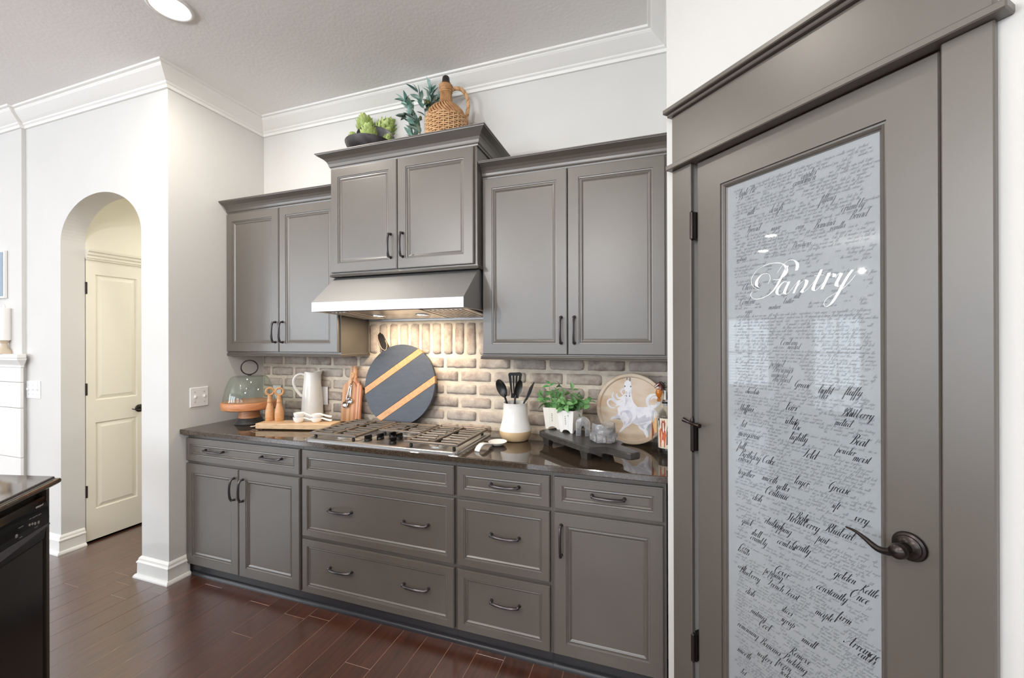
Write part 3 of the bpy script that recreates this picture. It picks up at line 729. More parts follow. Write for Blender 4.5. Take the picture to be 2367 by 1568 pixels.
for x, y in ((1.357, -0.505), (1.398, -0.452), (1.438, -0.392), (1.494, -0.412), (1.519, -0.508)):
    k = obj('knob', lathe(nb(), [(0.019, 0), (0.021, 0.003), (0.021, 0.012), (0.018, 0.015), (0, 0.0155)], c=(x, y, cz + 0.0058), n=24), M_blackgloss, ct, smooth='auto')
    Mk_ = Matrix.Translation((x, y, cz + 0.018)) @ Matrix.Rotation(math.radians(70), 4, 'Z')
    obj('knob_grip', box(nb(), -0.021, 0.021, -0.006, 0.006, 0, 0.019, 0.002, M=Mk_), M_blackgloss, k)

# ------------------------------------------------------------------ island with dishwasher
IA = Vector((0.480, -1.377)); e1 = Vector((0.655, -0.755)).normalized(); e2 = Vector((-0.97, -0.24)).normalized(); n1 = Vector((0.755, 0.655)).normalized()
poly = [IA, IA + e1 * 1.9, IA + e1 * 1.9 - n1 * 0.7, IA + e2 * 1.35 + e1 * 0.6, IA + e2 * 1.35]
bm = nb()
def isl(k, z):
    c = sum((p for p in poly), Vector((0, 0))) / len(poly)
    return [bm.verts.new((*(p + (c - p).normalized() * k), z)) for p in poly]
rg = [isl(k, z) for k, z in ((0.03, 0.878), (0.012, 0.878), (0.002, 0.884), (0.0, 0.893), (0.004, 0.900), (0.016, 0.902), (0.020, 0.904), (0.022, 0.912), (0.026, 0.914))]
for A, B in zip(rg, rg[1:]):
    for i in range(5): bm.faces.new((A[i], A[(i + 1) % 5], B[(i + 1) % 5], B[i]))
bm.faces.new(rg[-1]); bm.faces.new(rg[0][::-1])
bmesh.ops.recalc_face_normals(bm, faces=bm.faces)
tag(recentre(obj('island_countertop', bm, M_granite)), 'dark granite island countertop with a moulded edge above the dishwasher', 'countertop')
MI = frame((IA.x - n1.x * 0.028, IA.y - n1.y * 0.028, 0), (e1.x, e1.y, 0), (0, 0, 1), (n1.x, n1.y, 0))     # (along, up, out)
isl_ = thing('island_cabinet', 'dark island cabinet base around the dishwasher', 'cabinet', (IA.x - 0.3, IA.y - 0.4, FL))
bm = nb(); ib = [(0.02, 0.0), (0.036, 0.0), (0.036, -0.60), (-0.25, -0.60)]
M2 = frame(MI.translation, MI.col[0].xyz, -MI.col[2].xyz, (0, 0, 1))
prism(bm, [(0.022, 0.0), (0.040, 0.0), (0.040, 0.55), (0.022, 0.55)], FL + 0.001, 0.877, M=M2)
obj('end_panel', bm, mat('island_brown', (64, 58, 52), 0.4), isl_)
obj('body', prism(nb(), [(0.042, 0.61), (1.84, 0.61), (1.84, 0.66), (0.042, 0.66)], FL + 0.001, 0.876, M=M2), M_cab, isl_)
obj('body', prism(nb(), [(0.70, 0.02), (1.84, 0.02), (1.84, 0.60), (0.70, 0.60)], FL + 0.001, 0.876, M=M2), M_cab, isl_)
dw = thing('dishwasher', 'black dishwasher built into the island at the lower left', 'dishwasher', tuple(MI @ Vector((0.35, 0.0, -0.25)))[:2] + (FL,))
x0, x1 = 0.056, 0.66
obj('tub', box(nb(), x0 - 0.006, x1 + 0.006, FL + 0.1, 0.855, -0.55, -0.02, M=MI), M_black, dw)
obj('door_front', box(nb(), x0, x1, FL + 0.11, 0.668, -0.02, -0.002, 0.004, M=MI), mat('charcoal_front', (40, 40, 40), 0.22), dw)
# bowed control panel
bm = nb(); prof = [(0.846, -0.018), (0.846, 0.000), (0.82, 0.010), (0.79, 0.015), (0.76, 0.017), (0.735, 0.016), (0.728, 0.010), (0.70, 0.004), (0.672, 0.0), (0.672, -0.018)]
prism(bm, [(d, z) for z, d in prof], 0, x1 - x0, M=MI @ frame((x0, 0, 0), (0, 0, 1), (0, 1, 0), (1, 0, 0)))
bmesh.ops.recalc_face_normals(bm, faces=bm.faces)
cp = obj('control_panel', bm, M_blackgloss, dw)
obj('door_handle', prism(nb(), [(0, 0.728), (0.30, 0.70), (0.604, 0.728), (0.604, 0.735), (0, 0.735)], 0.010, 0.0185, M=MI @ Matrix.Translation((x0, 0, 0))), mat('dark_handle_grey', (84, 84, 90), 0.3), dw)
def panel_d(z): return 0.0172 if z < 0.775 else 0.0172 - (z - 0.775) * 0.10
for u, z, r in ((0.115, 0.762, 0.006), (0.135, 0.765, 0.006), (0.150, 0.770, 0.005), (0.165, 0.772, 0.005), (0.235, 0.760, 0.007)):
    obj('button', lathe(nb(), [(r, 0), (r, 0.002), (0, 0.0025)], n=12, M=MI @ Matrix.Translation((x0 + u - 0.05, z, 0.0155))), mat('button_grey', (150, 150, 150), 0.4), cp)
bm = nb()
for u, z, L in ((0.10, 0.789, 0.018), (0.122, 0.791, 0.03), (0.156, 0.793, 0.012), (0.12, 0.748, 0.02), (0.20, 0.782, 0.024), (0.205, 0.745, 0.018)):
    for k in range(int(L / 0.004)):
        box(bm, x0 - 0.05 + u + k * 0.004, x0 - 0.05 + u + k * 0.004 + 0.0028, z, z + 0.0026, 0.0155, 0.0176, M=MI)
obj('control_legend', bm, mat('legend_grey', (128, 130, 134), 0.4), cp, kind='stuff')
# maker's name in white letters
cu = bpy.data.curves.new('logo', 'FONT'); cu.body = 'Whirlpool'; cu.size = 0.0105; cu.extrude = 0.0004; cu.align_x = 'LEFT'; cu.shear = 0.25
to = bpy.data.objects.new('logo_tmp', cu); COL.objects.link(to)
bpy.context.view_layer.update()
me = bpy.data.meshes.new_from_object(to.evaluated_get(bpy.context.evaluated_depsgraph_get()))
bpy.data.objects.remove(to)
bm = nb(); bm.from_mesh(me)
# the panel faces +n1; seen from the room its right runs towards -e1
Mt = MI @ frame((x0 + 0.072, 0.818, 0.0118), (-1, 0, 0), (0, 1, 0), (0, 0.12, 1))
bmesh.ops.transform(bm, matrix=Mt, verts=bm.verts)
obj('lettering', bm, M_plate_w, cp)

# ------------------------------------------------------------------ fireplace end at the far left
mt = thing('fireplace_mantel', 'white fireplace mantel shelf at the left edge behind the island', 'mantel', (-2.0, -0.70, FL))
mx = -1.492
obj('mantel_shelf', box(nb(), -2.9, mx, -0.746, -0.6945, 1.352, 1.384, 0.006, seg=2), M_trim, mt)
MC = [(0.0, 1.285), (0.004, 1.285), (0.006, 1.300), (0.014, 1.312), (0.028, 1.330), (0.036, 1.340), (0.038, 1.3518), (0.0, 1.3518)]
bm = sweep(nb(), [(-2.9, -0.706), (mx - 0.038, -0.706), (mx - 0.038, -0.695)], MC); bmesh.ops.recalc_face_normals(bm, faces=bm.faces)
obj('bed_moulding', bm, M_trim, mt)
zz = [FL + 0.001, 0.62, 0.985, 1.175, 1.2845]
for a, b in zip(zz, zz[1:]):
    obj('surround_board', box(nb(), -2.9, mx - 0.040, -0.712, -0.6945, a + 0.002, b - 0.002, 0.002), M_trim, mt)
c = thing('candle', 'tall white flameless candle on the mantel at the left edge', 'candle', (-1.722, -0.72, 1.384))
obj('candle_holder', lathe(nb(), [(0.0, 0), (0.045, 0), (0.042, 0.02), (0.020, 0.045), (0.016, 0.075), (0.03, 0.10), (0.0, 0.10)], c=(-1.722, -0.72, 1.3845), n=24), mat('holder_wood', (206, 190, 168), 0.6), c, smooth='auto')
obj('wax', lathe(nb(), [(0.0, 0), (0.036, 0), (0.036, 0.235), (0.030, 0.24), (0.0, 0.236)], c=(-1.722, -0.72, 1.4848), n=24), mat('white_wax', (245, 243, 238), 0.4), c, smooth='auto')
obj('flame_tip', lathe(nb(), [(0.004, 0), (0.008, 0.012), (0.006, 0.024), (0, 0.036)], c=(-1.722, -0.72, 1.7212), n=12), M_trim, c, smooth=True)
p = thing('wall_picture', 'blue grey framed picture above the mantel, cut by the left edge', 'picture', (-2.3, -0.70, 1.82))
obj('picture_frame', box(nb(), -2.95, -1.742, -0.715, -0.695, 1.80, 2.16, 0.003), M_trim, p)
obj('canvas', box(nb(), -2.93, -1.752, -0.7185, -0.7145, 1.815, 2.145), mat('slate_blue_canvas', (150, 165, 182), 0.7), p)

# ------------------------------------------------------------------ switch plates, outlets
def plate(name, label, M, w, h, n, catg):
    t = thing(name, label, catg, tuple(M @ Vector((w / 2, 0, 0))))
    bm = rings_rect(nb(), M, w, h, [(0, 0), (0, 0.003), (0.003, 0.006)], True); obj('cover_plate', bm, M_plate_w, t)
    for i in range(n):
        u = w * (i + 0.5) / n
        if name == 'light_switch':
            obj('toggle', box(nb(), u - 0.005, u + 0.005, h / 2 - 0.004, h / 2 + 0.012, 0.006, 0.017, 0.002, M=M), M_plate_w, t)
            for v in (h * 0.24, h * 0.76): obj('screw', lathe(nb(), [(0.004, 0), (0.004, 0.0008), (0, 0.001)], n=10, M=M @ Matrix.Translation((u, v, 0.006))), mat('screw_grey', (190, 190, 190), 0.4), t)
        else:
            for v in (h * 0.28, h * 0.72):
                obj('socket', box(nb(), u - 0.016, u + 0.016, v - 0.014, v + 0.014, 0.006, 0.0075, 0.001, M=M), M_plate_w, t)
plate('light_switch', 'white triple light switch on the bright wall left of the arch', frame((-1.538, Y_ARCH - 0.0005, 1.056), (1, 0, 0), (0, 0, 1), (0, -1, 0)), 0.170, 0.128, 3, 'switch')
plate('light_switch', 'white double light switch above the left end of the counter', frame((0.0005, -0.549, 1.041), (0, 1, 0), (0, 0, 1), (1, 0, 0)), 0.117, 0.128, 2, 'switch')
plate('wall_outlet', 'outlet plate on the bricks behind the wooden grinders', frame((0.118, -0.0235, 1.010), (1, 0, 0), (0, 0, 1), (0, -1, 0)), 0.078, 0.128, 1, 'outlet')
plate('wall_outlet', 'outlet plate on the bricks behind the white pitcher', frame((0.556, -0.0235, 1.010), (1, 0, 0), (0, 0, 1), (0, -1, 0)), 0.078, 0.132, 1, 'outlet')
# ------------------------------------------------------------------ things on the counter
CT = 0.9142
def facing(x, y):
    """Right and out directions of an upright plane at (x, y) that faces the room's middle where the cook stands."""
    n = Vector((2.85 - x, -2.42 - y, 0)).normalized(); return Vector((-n.y, n.x, 0)), n

# cake stand with glass dome
cx_, cy_ = 0.243, -0.322
t = thing('cake_stand', 'wooden cake stand under a green glass dome with a ring handle', 'cake stand', (cx_, cy_, CT))
c = (cx_, cy_, 0)
obj('foot', lathe(nb(), [(0, 0.9145), (0.086, 0.9145), (0.088, 0.919), (0.066, 0.955), (0, 0.955)], c=c, n=40), M_blackwood, t, smooth='auto')
obj('stem', lathe(nb(), [(0, 0.9552), (0.0655, 0.9552), (0.058, 1.014), (0, 1.014)], c=c, n=40), M_cakewood, t, smooth='auto')
obj('plate', lathe(nb(), [(0, 1.0142), (0.150, 1.0142), (0.163, 1.020), (0.165, 1.030), (0.165, 1.060), (0.161, 1.066), (0.152, 1.067), (0, 1.067)], c=c, n=56), M_cakewood, t, smooth='auto')
d = obj('glass_dome', lathe(nb(), [(0.156, 1.068), (0.154, 1.075), (0.150, 1.10), (0.138, 1.16), (0.122, 1.205), (0.108, 1.229), (0.096, 1.2365), (0, 1.2385), (0, 1.2355), (0.095, 1.2335), (0.105, 1.2265), (0.119, 1.203), (0.135, 1.159), (0.147, 1.10), (0.151, 1.075), (0.152, 1.068), (0.156, 1.068)], c=c, n=64), M_greenglass, t, smooth=True)
R_, N_ = facing(cx_, cy_)
bm = tube(nb(), [Vector((cx_, cy_, 1.294)) + R_ * 0.0485 * math.cos(a) + Vector((0, 0, 0.0485 * math.sin(a))) for a in [2 * PI * i / 40 for i in range(40)]], 0.0042, 10, closed=True)
lathe(bm, [(0.012, 1.2388), (0.010, 1.243), (0.004, 1.247), (0, 1.248)], c=c, n=16)
obj('ring_handle', bm, M_bronze, t, smooth='auto')

# cutting board and what lies on it
t = thing('cutting_board', 'long pale wooden cutting board lying left of the cooktop', 'board', (0.69, -0.32, CT))
MC_ = frame((0.478, -0.473, 0), Vector((0.972, 0.235, 0)).normalized(), Vector((-0.235, 0.972, 0)).normalized(), (0, 0, 1))
bm = box(nb(), 0, 0.50, 0, 0.118, 0.9205, 0.955, 0.004, M=MC_, seg=2)
obj('board', bm, M_boardwood, t)
for x, y in [tuple((MC_ @ Vector(q))[:2]) for q in ((0.03, 0.025, 0), (0.03, 0.095, 0), (0.47, 0.025, 0), (0.47, 0.095, 0))]: obj('foot', lathe(nb(), [(0, CT), (0.009, CT), (0.009, 0.9204), (0, 0.9204)], c=(x, y, 0), n=10), M_black, t)
pts = cat([(0.476, -0.445, 0.936), (0.440, -0.458, 0.931), (0.412, -0.450, 0.926), (0.414, -0.434, 0.925), (0.436, -0.415, 0.931), (0.466, -0.404, 0.936)], 5)
obj('rope_handle', tube(nb(), pts, 0.0028, 6), mat('jute', (214, 200, 176), 0.9), t, smooth=True)
BZ = 0.9552
for i, (x, y, lab) in enumerate(((0.468, -0.373, 'left wooden grinder with a loop top on the cutting board'), (0.536, -0.362, 'right wooden grinder with a loop top, nearer the pitcher'))):
    x += 0.017
    t = thing('wooden_grinder', lab, 'grinder', (x, y, BZ), 'wooden grinders on the cutting board')
    c = (x, y, BZ)
    obj('body', lathe(nb(), [(0, 0), (0.0245, 0), (0.026, 0.003), (0.0275, 0.030), (0.0265, 0.062), (0.021, 0.088), (0.0165, 0.108), (0.0155, 0.118), (0, 0.118)], c=c, n=32), M_lightwood, t, smooth='auto')
    bm = lathe(nb(), [(0.0150, 0.119), (0.0162, 0.122), (0.0155, 0.128), (0.0135, 0.142), (0.0125, 0.156), (0.014, 0.168), (0.0, 0.170)], c=c, n=28)
    R_, N_ = facing(x, y)
    zc = BZ + 0.190
    rg = []
    for k in range(36):
        a = 2 * PI * k / 36; u = R_ * math.cos(a) + Vector((0, 0, math.sin(a)))
        rg.append([bm.verts.new(Vector((x, y, zc)) + u * rr + N_ * dd) for rr, dd in ((0.0285, -0.008), (0.0285, 0.008), (0.0265, 0.010), (0.017, 0.010), (0.016, 0.008), (0.016, -0.008), (0.017, -0.010), (0.0265, -0.010))])
    for k in range(36):
        A, B = rg[k], rg[(k + 1) % 36]
        for j in range(8): bm.faces.new((A[j], A[(j + 1) % 8], B[(j + 1) % 8], B[j]))
    obj('loop_top', bm, M_lightwood, t, smooth='auto')
def cup(name_lab, x, y, z, r, hgt, hl, droop, ang):
    t = thing('measuring_cup', name_lab, 'cup', (x, y, z), 'white measuring cups on the cutting board')
    bm = lathe(nb(), [(0, 0), (r * 0.62, 0), (r * 0.86, hgt * 0.25), (r * 0.98, hgt * 0.7), (r, hgt), (r * 0.93, hgt), (r * 0.9, hgt * 0.7), (r * 0.78, hgt * 0.3), (r * 0.55, hgt * 0.14), (0, hgt * 0.12)], c=(x, y, z), n=32)
    obj('bowl', bm, M_white_cer, t, smooth='auto')
    R_, N_ = facing(x, y)
    D = (R_ * math.cos(ang) + N_ * math.sin(ang)); S_ = Vector((-D.y, D.x, 0))
    st = []
    for s, dz, w, th in ((r * 0.8, hgt * 0.80, 0.016, 0.009), (r * 1.2, hgt * 0.74, 0.012, 0.010), (r + hl * 0.45, hgt * 0.55 - droop * 0.35, 0.012, 0.011), (r + hl * 0.85, hgt * 0.42 - droop * 0.85, 0.015, 0.012), (r + hl, hgt * 0.42 - droop * 0.9, 0.013, 0.011)):
        st.append((Vector((x, y, z + dz)) + D * s, w, th))
    bm = nb(); prev = None
    for p, w, th in st:
        ring = [bm.verts.new(p + S_ * w * math.cos(2 * PI * k / 10) + Vector((0, 0, th * 0.6 * math.sin(2 * PI * k / 10)))) for k in range(10)]
        if prev:
            for k in range(10): bm.faces.new((prev[k], prev[(k + 1) % 10], ring[(k + 1) % 10], ring[k]))
        else: bm.faces.new(ring[::-1])
        prev = ring
    bm.faces.new(prev)
    obj('cup_handle', bm, M_white_cer, t, smooth=True)
cup('lower white measuring cup of the left stack on the cutting board', 0.712, -0.358, BZ + 0.0002, 0.0345, 0.034, 0.062, 0.006, 0.30)
cup('upper white measuring cup nested in the left stack', 0.714, -0.357, BZ + 0.0265, 0.034, 0.034, 0.060, 0.012, 0.28)
cup('lower white measuring cup of the right stack nearer the cooktop', 0.815, -0.318, BZ + 0.0002, 0.034, 0.030, 0.060, 0.006, 0.30)
cup('upper white measuring cup nested in the right stack', 0.817, -0.317, BZ + 0.0235, 0.033, 0.028, 0.058, 0.004, 0.28)

# pitcher
px, py = 0.560, -0.093
t = thing('pitcher', 'tall white ceramic pitcher standing behind the measuring cups', 'pitcher', (px, py, CT))
R_, N_ = facing(px, py)
prof = [(0.0, 0.0), (0.066, 0.0), (0.070, 0.006), (0.0715, 0.05), (0.069, 0.12), (0.0645, 0.19), (0.0575, 0.26), (0.052, 0.315), (0.0505, 0.338)]
prof = prof + [(0.051, 0.343), (0.0478, 0.343), (0.0485, 0.315), (0.054, 0.26), (0.061, 0.19), (0.064, 0.12), (0.064, 0.02), (0.0, 0.012)]
bm = lathe(nb(), prof, c=(px, py, CT), n=48)
for v in bm.verts:
    z = v.co.z - CT
    if z > 0.29:
        k = ((z - 0.29) / 0.053) ** 1.5
        q = Vector((v.co.x - px, v.co.y - py, 0)); a = q.angle(R_) if q.length > 1e-6 else 9
        w = max(0, 1 - a / 0.7)
        v.co += R_ * 0.020 * k * w; v.co.z += 0.004 * k * w - 0.006 * k * max(0, 1 - abs(a - 1.6) / 0.8)
obj('body', bm, M_cream_cer, t, smooth='auto')
hp = cat([(-0.050, 0.318), (-0.072, 0.326), (-0.096, 0.318), (-0.114, 0.295), (-0.117, 0.262), (-0.106, 0.228), (-0.088, 0.196), (-0.066, 0.168)], 5)
bm = tube(nb(), [Vector((px, py, CT + z)) + R_ * u for u, z in hp], [0.0085] * len(hp), 12, flat=1.25)
obj('pitcher_handle', bm, M_cream_cer, t, smooth=True)

# striped board with leather loop, measuring spoons
bx, bw = 0.884, 0.0775
MB_ = frame((bx, -0.078, CT + 0.0005), (1, 0, 0), (0, math.sin(0.10), math.cos(0.10)), (0, -math.cos(0.10), math.sin(0.10)))
out = [(-bw, 0.004), (-bw + 0.004, 0.0), (bw - 0.004, 0.0), (bw, 0.004), (bw, 0.205)]
out += [tuple(p) for p in cat([(bw, 0.225), (bw * 0.86, 0.252), (bw * 0.52, 0.272), (0.030, 0.292), (0.0215, 0.320)], 4)]
out += [(0.0215, 0.378), (0.019, 0.383), (-0.019, 0.383), (-0.0215, 0.378)]
out += [tuple(p) for p in cat([(-0.0215, 0.320), (-0.030, 0.292), (-bw * 0.52, 0.272), (-bw * 0.86, 0.252), (-bw, 0.225)], 4)] + [(-bw, 0.205)]
m_str = mat('striped_board', (206, 160, 120), 0.45)
n, l, b = nodes(m_str)
tc = n.new('ShaderNodeTexCoord'); sp = n.new('ShaderNodeSeparateXYZ'); l.new(tc.outputs['Object'], sp.inputs[0])
mr = n.new('ShaderNodeMapRange'); mr.inputs[1].default_value = -0.08; mr.inputs[2].default_value = 0.08; l.new(sp.outputs['X'], mr.inputs[0])
cr = n.new('ShaderNodeValToRGB'); cr.color_ramp.interpolation = 'CONSTANT'; e = cr.color_ramp.elements
e[0].position = 0; e[0].color = lin((206, 158, 116)); e[1].position = 0.14; e[1].color = lin((190, 138, 98))
for p_, c_ in ((0.30, (214, 170, 128)), (0.44, (188, 132, 94)), (0.52, (208, 160, 120)), (0.66, (184, 122, 88)), (0.78, (212, 164, 126)), (0.86, (120, 76, 54)), (0.89, (202, 140, 106))):
    x = e.new(p_); x.color = lin(c_)
l.new(mr.outputs[0], cr.inputs[0]); l.new(cr.outputs[0], b.inputs['Base Color'])
t = thing('serving_board', 'small striped wooden paddle board leaning on the bricks by the pitcher', 'board', (bx, -0.078, CT))
obj('board', prism(nb(), out, 0.0, 0.018, M=MB_, bev=0.002), m_str, t)
obj('neck_tab', prism(nb(), [(0.004 + 0.013 * math.cos(a), 0.318 + 0.020 * math.sin(a)) for a in [2 * PI * i / 20 for i in range(20)]], 0.0182, 0.026, M=MB_, bev=0.002), M_lightwood, t)
for u, v in ((-0.006, 0.360), (0.002, 0.322)): obj('peg', lathe(nb(), [(0.0022, 0), (0.0022, 0.0006), (0, 0.0008)], n=8, M=MB_ @ Matrix.Translation((u, v, 0.0185 if v > 0.34 else 0.0262))), M_black, t)
pts = cat([(0.010, 0.304, 0.022), (0.014, 0.290, 0.028), (0.006, 0.272, 0.027), (0.004, 0.262, 0.024), (0.012, 0.278, 0.024), (0.030, 0.262, 0.022), (0.040, 0.245, 0.021)], 5)
obj('leather_loop', tube(nb(), [MB_ @ p for p in pts], 0.0026, 6), mat('leather', (150, 98, 60), 0.6), t, smooth=True)
for i, (u, v, r, lab) in enumerate(((-0.028, 0.118, 0.0225, 'largest metal measuring spoon hanging on the striped board, lowest of three'),
                                   (0.006, 0.142, 0.0185, 'middle metal measuring spoon hanging behind the other two'), (-0.013, 0.158, 0.0155, 'smallest metal measuring spoon hanging on the striped board'))):
    ms = thing('measuring_spoon', lab, 'spoon', tuple(MB_ @ Vector((u, v, 0.03))), 'metal measuring spoons on the striped board')
    Mq = MB_ @ frame((u, v, 0.022 + 0.007 * (2 - i) / 2 + (0.004 if i == 0 else 0)), (1, 0, 0), (0, 1, 0), (0, 0, 1))
    bm = lathe(nb(), [(0, 0), (r * 0.6, 0.001), (r * 0.9, 0.005), (r, 0.009), (r * 0.93, 0.0095), (r * 0.80, 0.006), (r * 0.5, 0.003), (0, 0.0022)], n=24, M=Mq)
    obj('spoon_bowl', bm, M_chrome, ms, smooth='auto')
    top = Vector((0.004 - u, 0.262 - v, 0.004)); st_ = top.normalized() * r * 0.95 + Vector((0, 0, 0.008))
    pts = [st_.lerp(top, k / 6) for k in range(7)]
    obj('spoon_handle', tube(nb(), [Mq @ q for q in pts], [0.004, 0.003, 0.0045, 0.0035, 0.0045, 0.004, 0.003], 8), M_chrome, ms, smooth=True)

# round navy board
RC = Vector((1.262, -0.060, 1.1815)); RR = 0.268; lean = 0.16
MR = frame(RC, (1, 0, 0), (0, math.sin(lean), math.cos(lean)), (0, -math.cos(lean), math.sin(lean)))
t = thing('round_board', 'large round navy board with two wooden stripes leaning behind the cooktop', 'board', (RC.x, RC.y, CT))
def seg_poly(lo, hi, ang):
    """Slice of the disc between two parallels lo..hi across direction ang."""
    d = Vector((math.cos(ang), math.sin(ang))); q = Vector((-d.y, d.x)); o = []
    lo, hi = max(lo, -RR), min(hi, RR)
    a0, a1 = math.asin(max(-1, lo / RR)), math.asin(min(1, hi / RR)); n = 18
    for i in range(n + 1): a = a0 + (a1 - a0) * i / n; o.append(d * RR * math.cos(a) + q * RR * math.sin(a))
    for i in range(n + 1): a = a1 + (a0 - a1) * i / n; o.append(-d * RR * math.cos(a) + q * RR * math.sin(a))
    r = []
    for v in o:
        if not r or (Vector(r[-1]) - v).length > 1e-4: r.append((v.x, v.y))
    if (Vector(r[0]) - Vector(r[-1])).length < 1e-4: r.pop()
    return r
sa = math.radians(34.5)
def off(x, z):
    v = (Vector((x, 0, z)) - Vector((RC.x, 0, RC.z))); return -v.x * math.sin(sa) + v.z * math.cos(sa)
s1 = (0.085, 0.128); s2 = (-0.137, -0.094)
for lo, hi, m_, nm in ((-RR, s2[0], M_navy, 'navy_slab'), (s2[0], s2[1], M_stripewood, 'oak_stripe'), (s2[1], s1[0], M_navy, 'navy_slab'), (s1[0], s1[1], M_stripewood, 'oak_stripe'), (s1[1], RR, M_navy, 'navy_slab')):
    obj(nm, prism(nb(), seg_poly(lo + 0.0004, hi - 0.0004, sa), -0.012, 0.012, M=MR, bev=0.0015), m_, t)
hd_ = Vector((-0.185, 0.330)).normalized(); hq = Vector((hd_.y, -hd_.x))
pl = [hd_ * a + hq * b for a, b in ((0.250, -0.032), (0.275, -0.026), (0.31, -0.023), (0.365, -0.025), (0.392, -0.017), (0.402, 0.004), (0.392, 0.020), (0.365, 0.026), (0.31, 0.023), (0.275, 0.026), (0.250, 0.036))]
obj('board_handle', prism(nb(), [tuple(v) for v in pl], -0.011, 0.011, M=MR, bev=0.004), M_darkleather, t)
pts = cat([tuple(hd_ * a + hq * b) + (0.0135,) for a, b in ((0.385, -0.020), (0.34, -0.026), (0.29, -0.022), (0.262, 0.000), (0.29, 0.024), (0.325, 0.025))], 5)
obj('leather_cord', tube(nb(), [MR @ p for p in pts], 0.002, 6), mat('cord', (206, 184, 150), 0.9), t, smooth=True)

# spoon rest
t = thing('spoon_rest', 'white ceramic spoon rest lying right of the cooktop', 'spoon rest', (2.05, -0.36, CT))
sx, sy = 2.066, -0.352
bm = nb(); 
for v in lathe(bm, [(0, 0.001), (0.030, 0.001), (0.046, 0.010), (0.055, 0.021), (0.052, 0.0215), (0.042, 0.012), (0.026, 0.006), (0, 0.005)], c=(0, 0, 0), n=36).verts: v.co.x *= 0.9
bmesh.ops.transform(bm, matrix=Matrix.Translation((sx, sy, CT)), verts=bm.verts)
obj('rest_bowl', bm, M_white_cer, t, smooth='auto')
D = (Vector((2.012, -0.502, 0)) - Vector((sx, sy, 0))).normalized(); Sd = Vector((-D.y, D.x, 0)); st = []
for s, z, w in ((0.046, 0.014, 0.014), (0.070, 0.022, 0.015), (0.100, 0.030, 0.016), (0.125, 0.031, 0.017), (0.145, 0.022, 0.018), (0.158, 0.008, 0.018), (0.160, 0.0006, 0.018)): st.append((Vector((sx, sy, CT + z)) + D * s, w))
bm = nb(); prev = None
for i, (p, w) in enumerate(st):
    tn = (st[min(i + 1, 6)][0] - st[max(i - 1, 0)][0]).normalized(); nr = tn.cross(Sd).normalized()
    if nr.z < 0: nr = -nr
    ring = [bm.verts.new(p + Sd * a * w + nr * b) for a, b in ((-1, 0), (-0.8, 0.004), (0, 0.002), (0.8, 0.004), (1, 0), (0.7, -0.005), (-0.7, -0.005))]
    if prev:
        for k in range(7): bm.faces.new((prev[k], prev[(k + 1) % 7], ring[(k + 1) % 7], ring[k]))
    else: bm.faces.new(ring[::-1])
    prev = ring
bm.faces.new(prev)
obj('rest_handle', bm, M_white_cer, t, smooth=True)

# utensil crock
kx, ky = 2.115, -0.198
t = thing('utensil_crock', 'cream and tan stoneware crock holding black utensils', 'crock', (kx, ky, CT))
obj('crock_base', lathe(nb(), [(0, 0), (0.066, 0), (0.074, 0.004), (0.086, 0.026), (0.0915, 0.050), (0.0905, 0.056), (0, 0.056)], c=(kx, ky, CT), n=48), M_tan_cer, t, smooth='auto')
obj('crock_body', lathe(nb(), [(0.0900, 0.0562), (0.0885, 0.062), (0.082, 0.085), (0.075, 0.112), (0.0705, 0.145), (0.0685, 0.180), (0.0680, 0.205), (0.070, 0.209), (0.0655, 0.2095), (0.0645, 0.18), (0.068, 0.13), (0.076, 0.09), (0.08, 0.07), (0, 0.066)], c=(kx, ky, CT), n=48), M_white_cer, t, smooth='auto')
R_, N_ = facing(kx, ky); KO = Vector((kx, ky, 0))
def kp(u, z, d=0.0): return KO + R_ * u + N_ * d + Vector((0, 0, z))
M_nylon = mat('black_nylon', (22, 22, 23), 0.3)
def utensil(label, shaft, r, head, catg='utensil'):
    u = thing('cooking_utensil', label, catg, tuple(kp(*shaft[0])), 'black utensils in the crock')
    obj('shaft', tube(nb(), cat([kp(*s) for s in shaft], 5), r, 10), M_nylon, u, smooth=True)
    head(u)
def bowl_head(u0, z0, u1, z1, w, d, name, tilt, slots=0, depth=0.012):
    """Spoon bowl between its tip (u0, z0) and neck (u1, z1), width w, turned by tilt."""
    def f(u):
        ax = (kp(u0, z0, d) - kp(u1, z1, d)); L = ax.length; ax.normalize()
        sd = (R_ * math.cos(tilt) + N_ * math.sin(tilt)); sd = (sd - ax * sd.dot(ax)).normalized(); nn_ = sd.cross(ax)
        if nn_.dot(N_) < 0: nn_ = -nn_
        c_ = (kp(u0, z0, d) + kp(u1, z1, d)) / 2
        bm = nb(); n1_, n2_ = 28, 6; rows = []
        for j in range(n2_ + 1):
            k = j / n2_
            rows.append([bm.verts.new(c_ + (ax * L / 2 * math.cos(2 * PI * i / n1_) * (1.0 if math.cos(2 * PI * i / n1_) > 0 else 1.05) + sd * w * math.sin(2 * PI * i / n1_)) * k - nn_ * depth * (1 - k * k)) for i in range(n1_)])
        for A, B in zip(rows, rows[1:]):
            for i in range(n1_):
                try: bm.faces.new((A[i], A[(i + 1) % n1_], B[(i + 1) % n1_], B[i]))
                except ValueError: pass
        bmesh.ops.remove_doubles(bm, verts=bm.verts, dist=1e-5)
        bmesh.ops.solidify(bm, geom=bm.faces[:], thickness=0.002)
        obj(name, bm, M_nylon, u, smooth='auto')
    return f
utensil('black ladle leaning left out of the crock', [(-0.020, 0.99, 0.0), (-0.050, 1.125, 0.0), (-0.064, 1.165, 0.0)], 0.006, bowl_head(-0.098, 1.252, -0.060, 1.155, 0.033, 0.0, 'ladle_bowl', 0.55, depth=0.022))
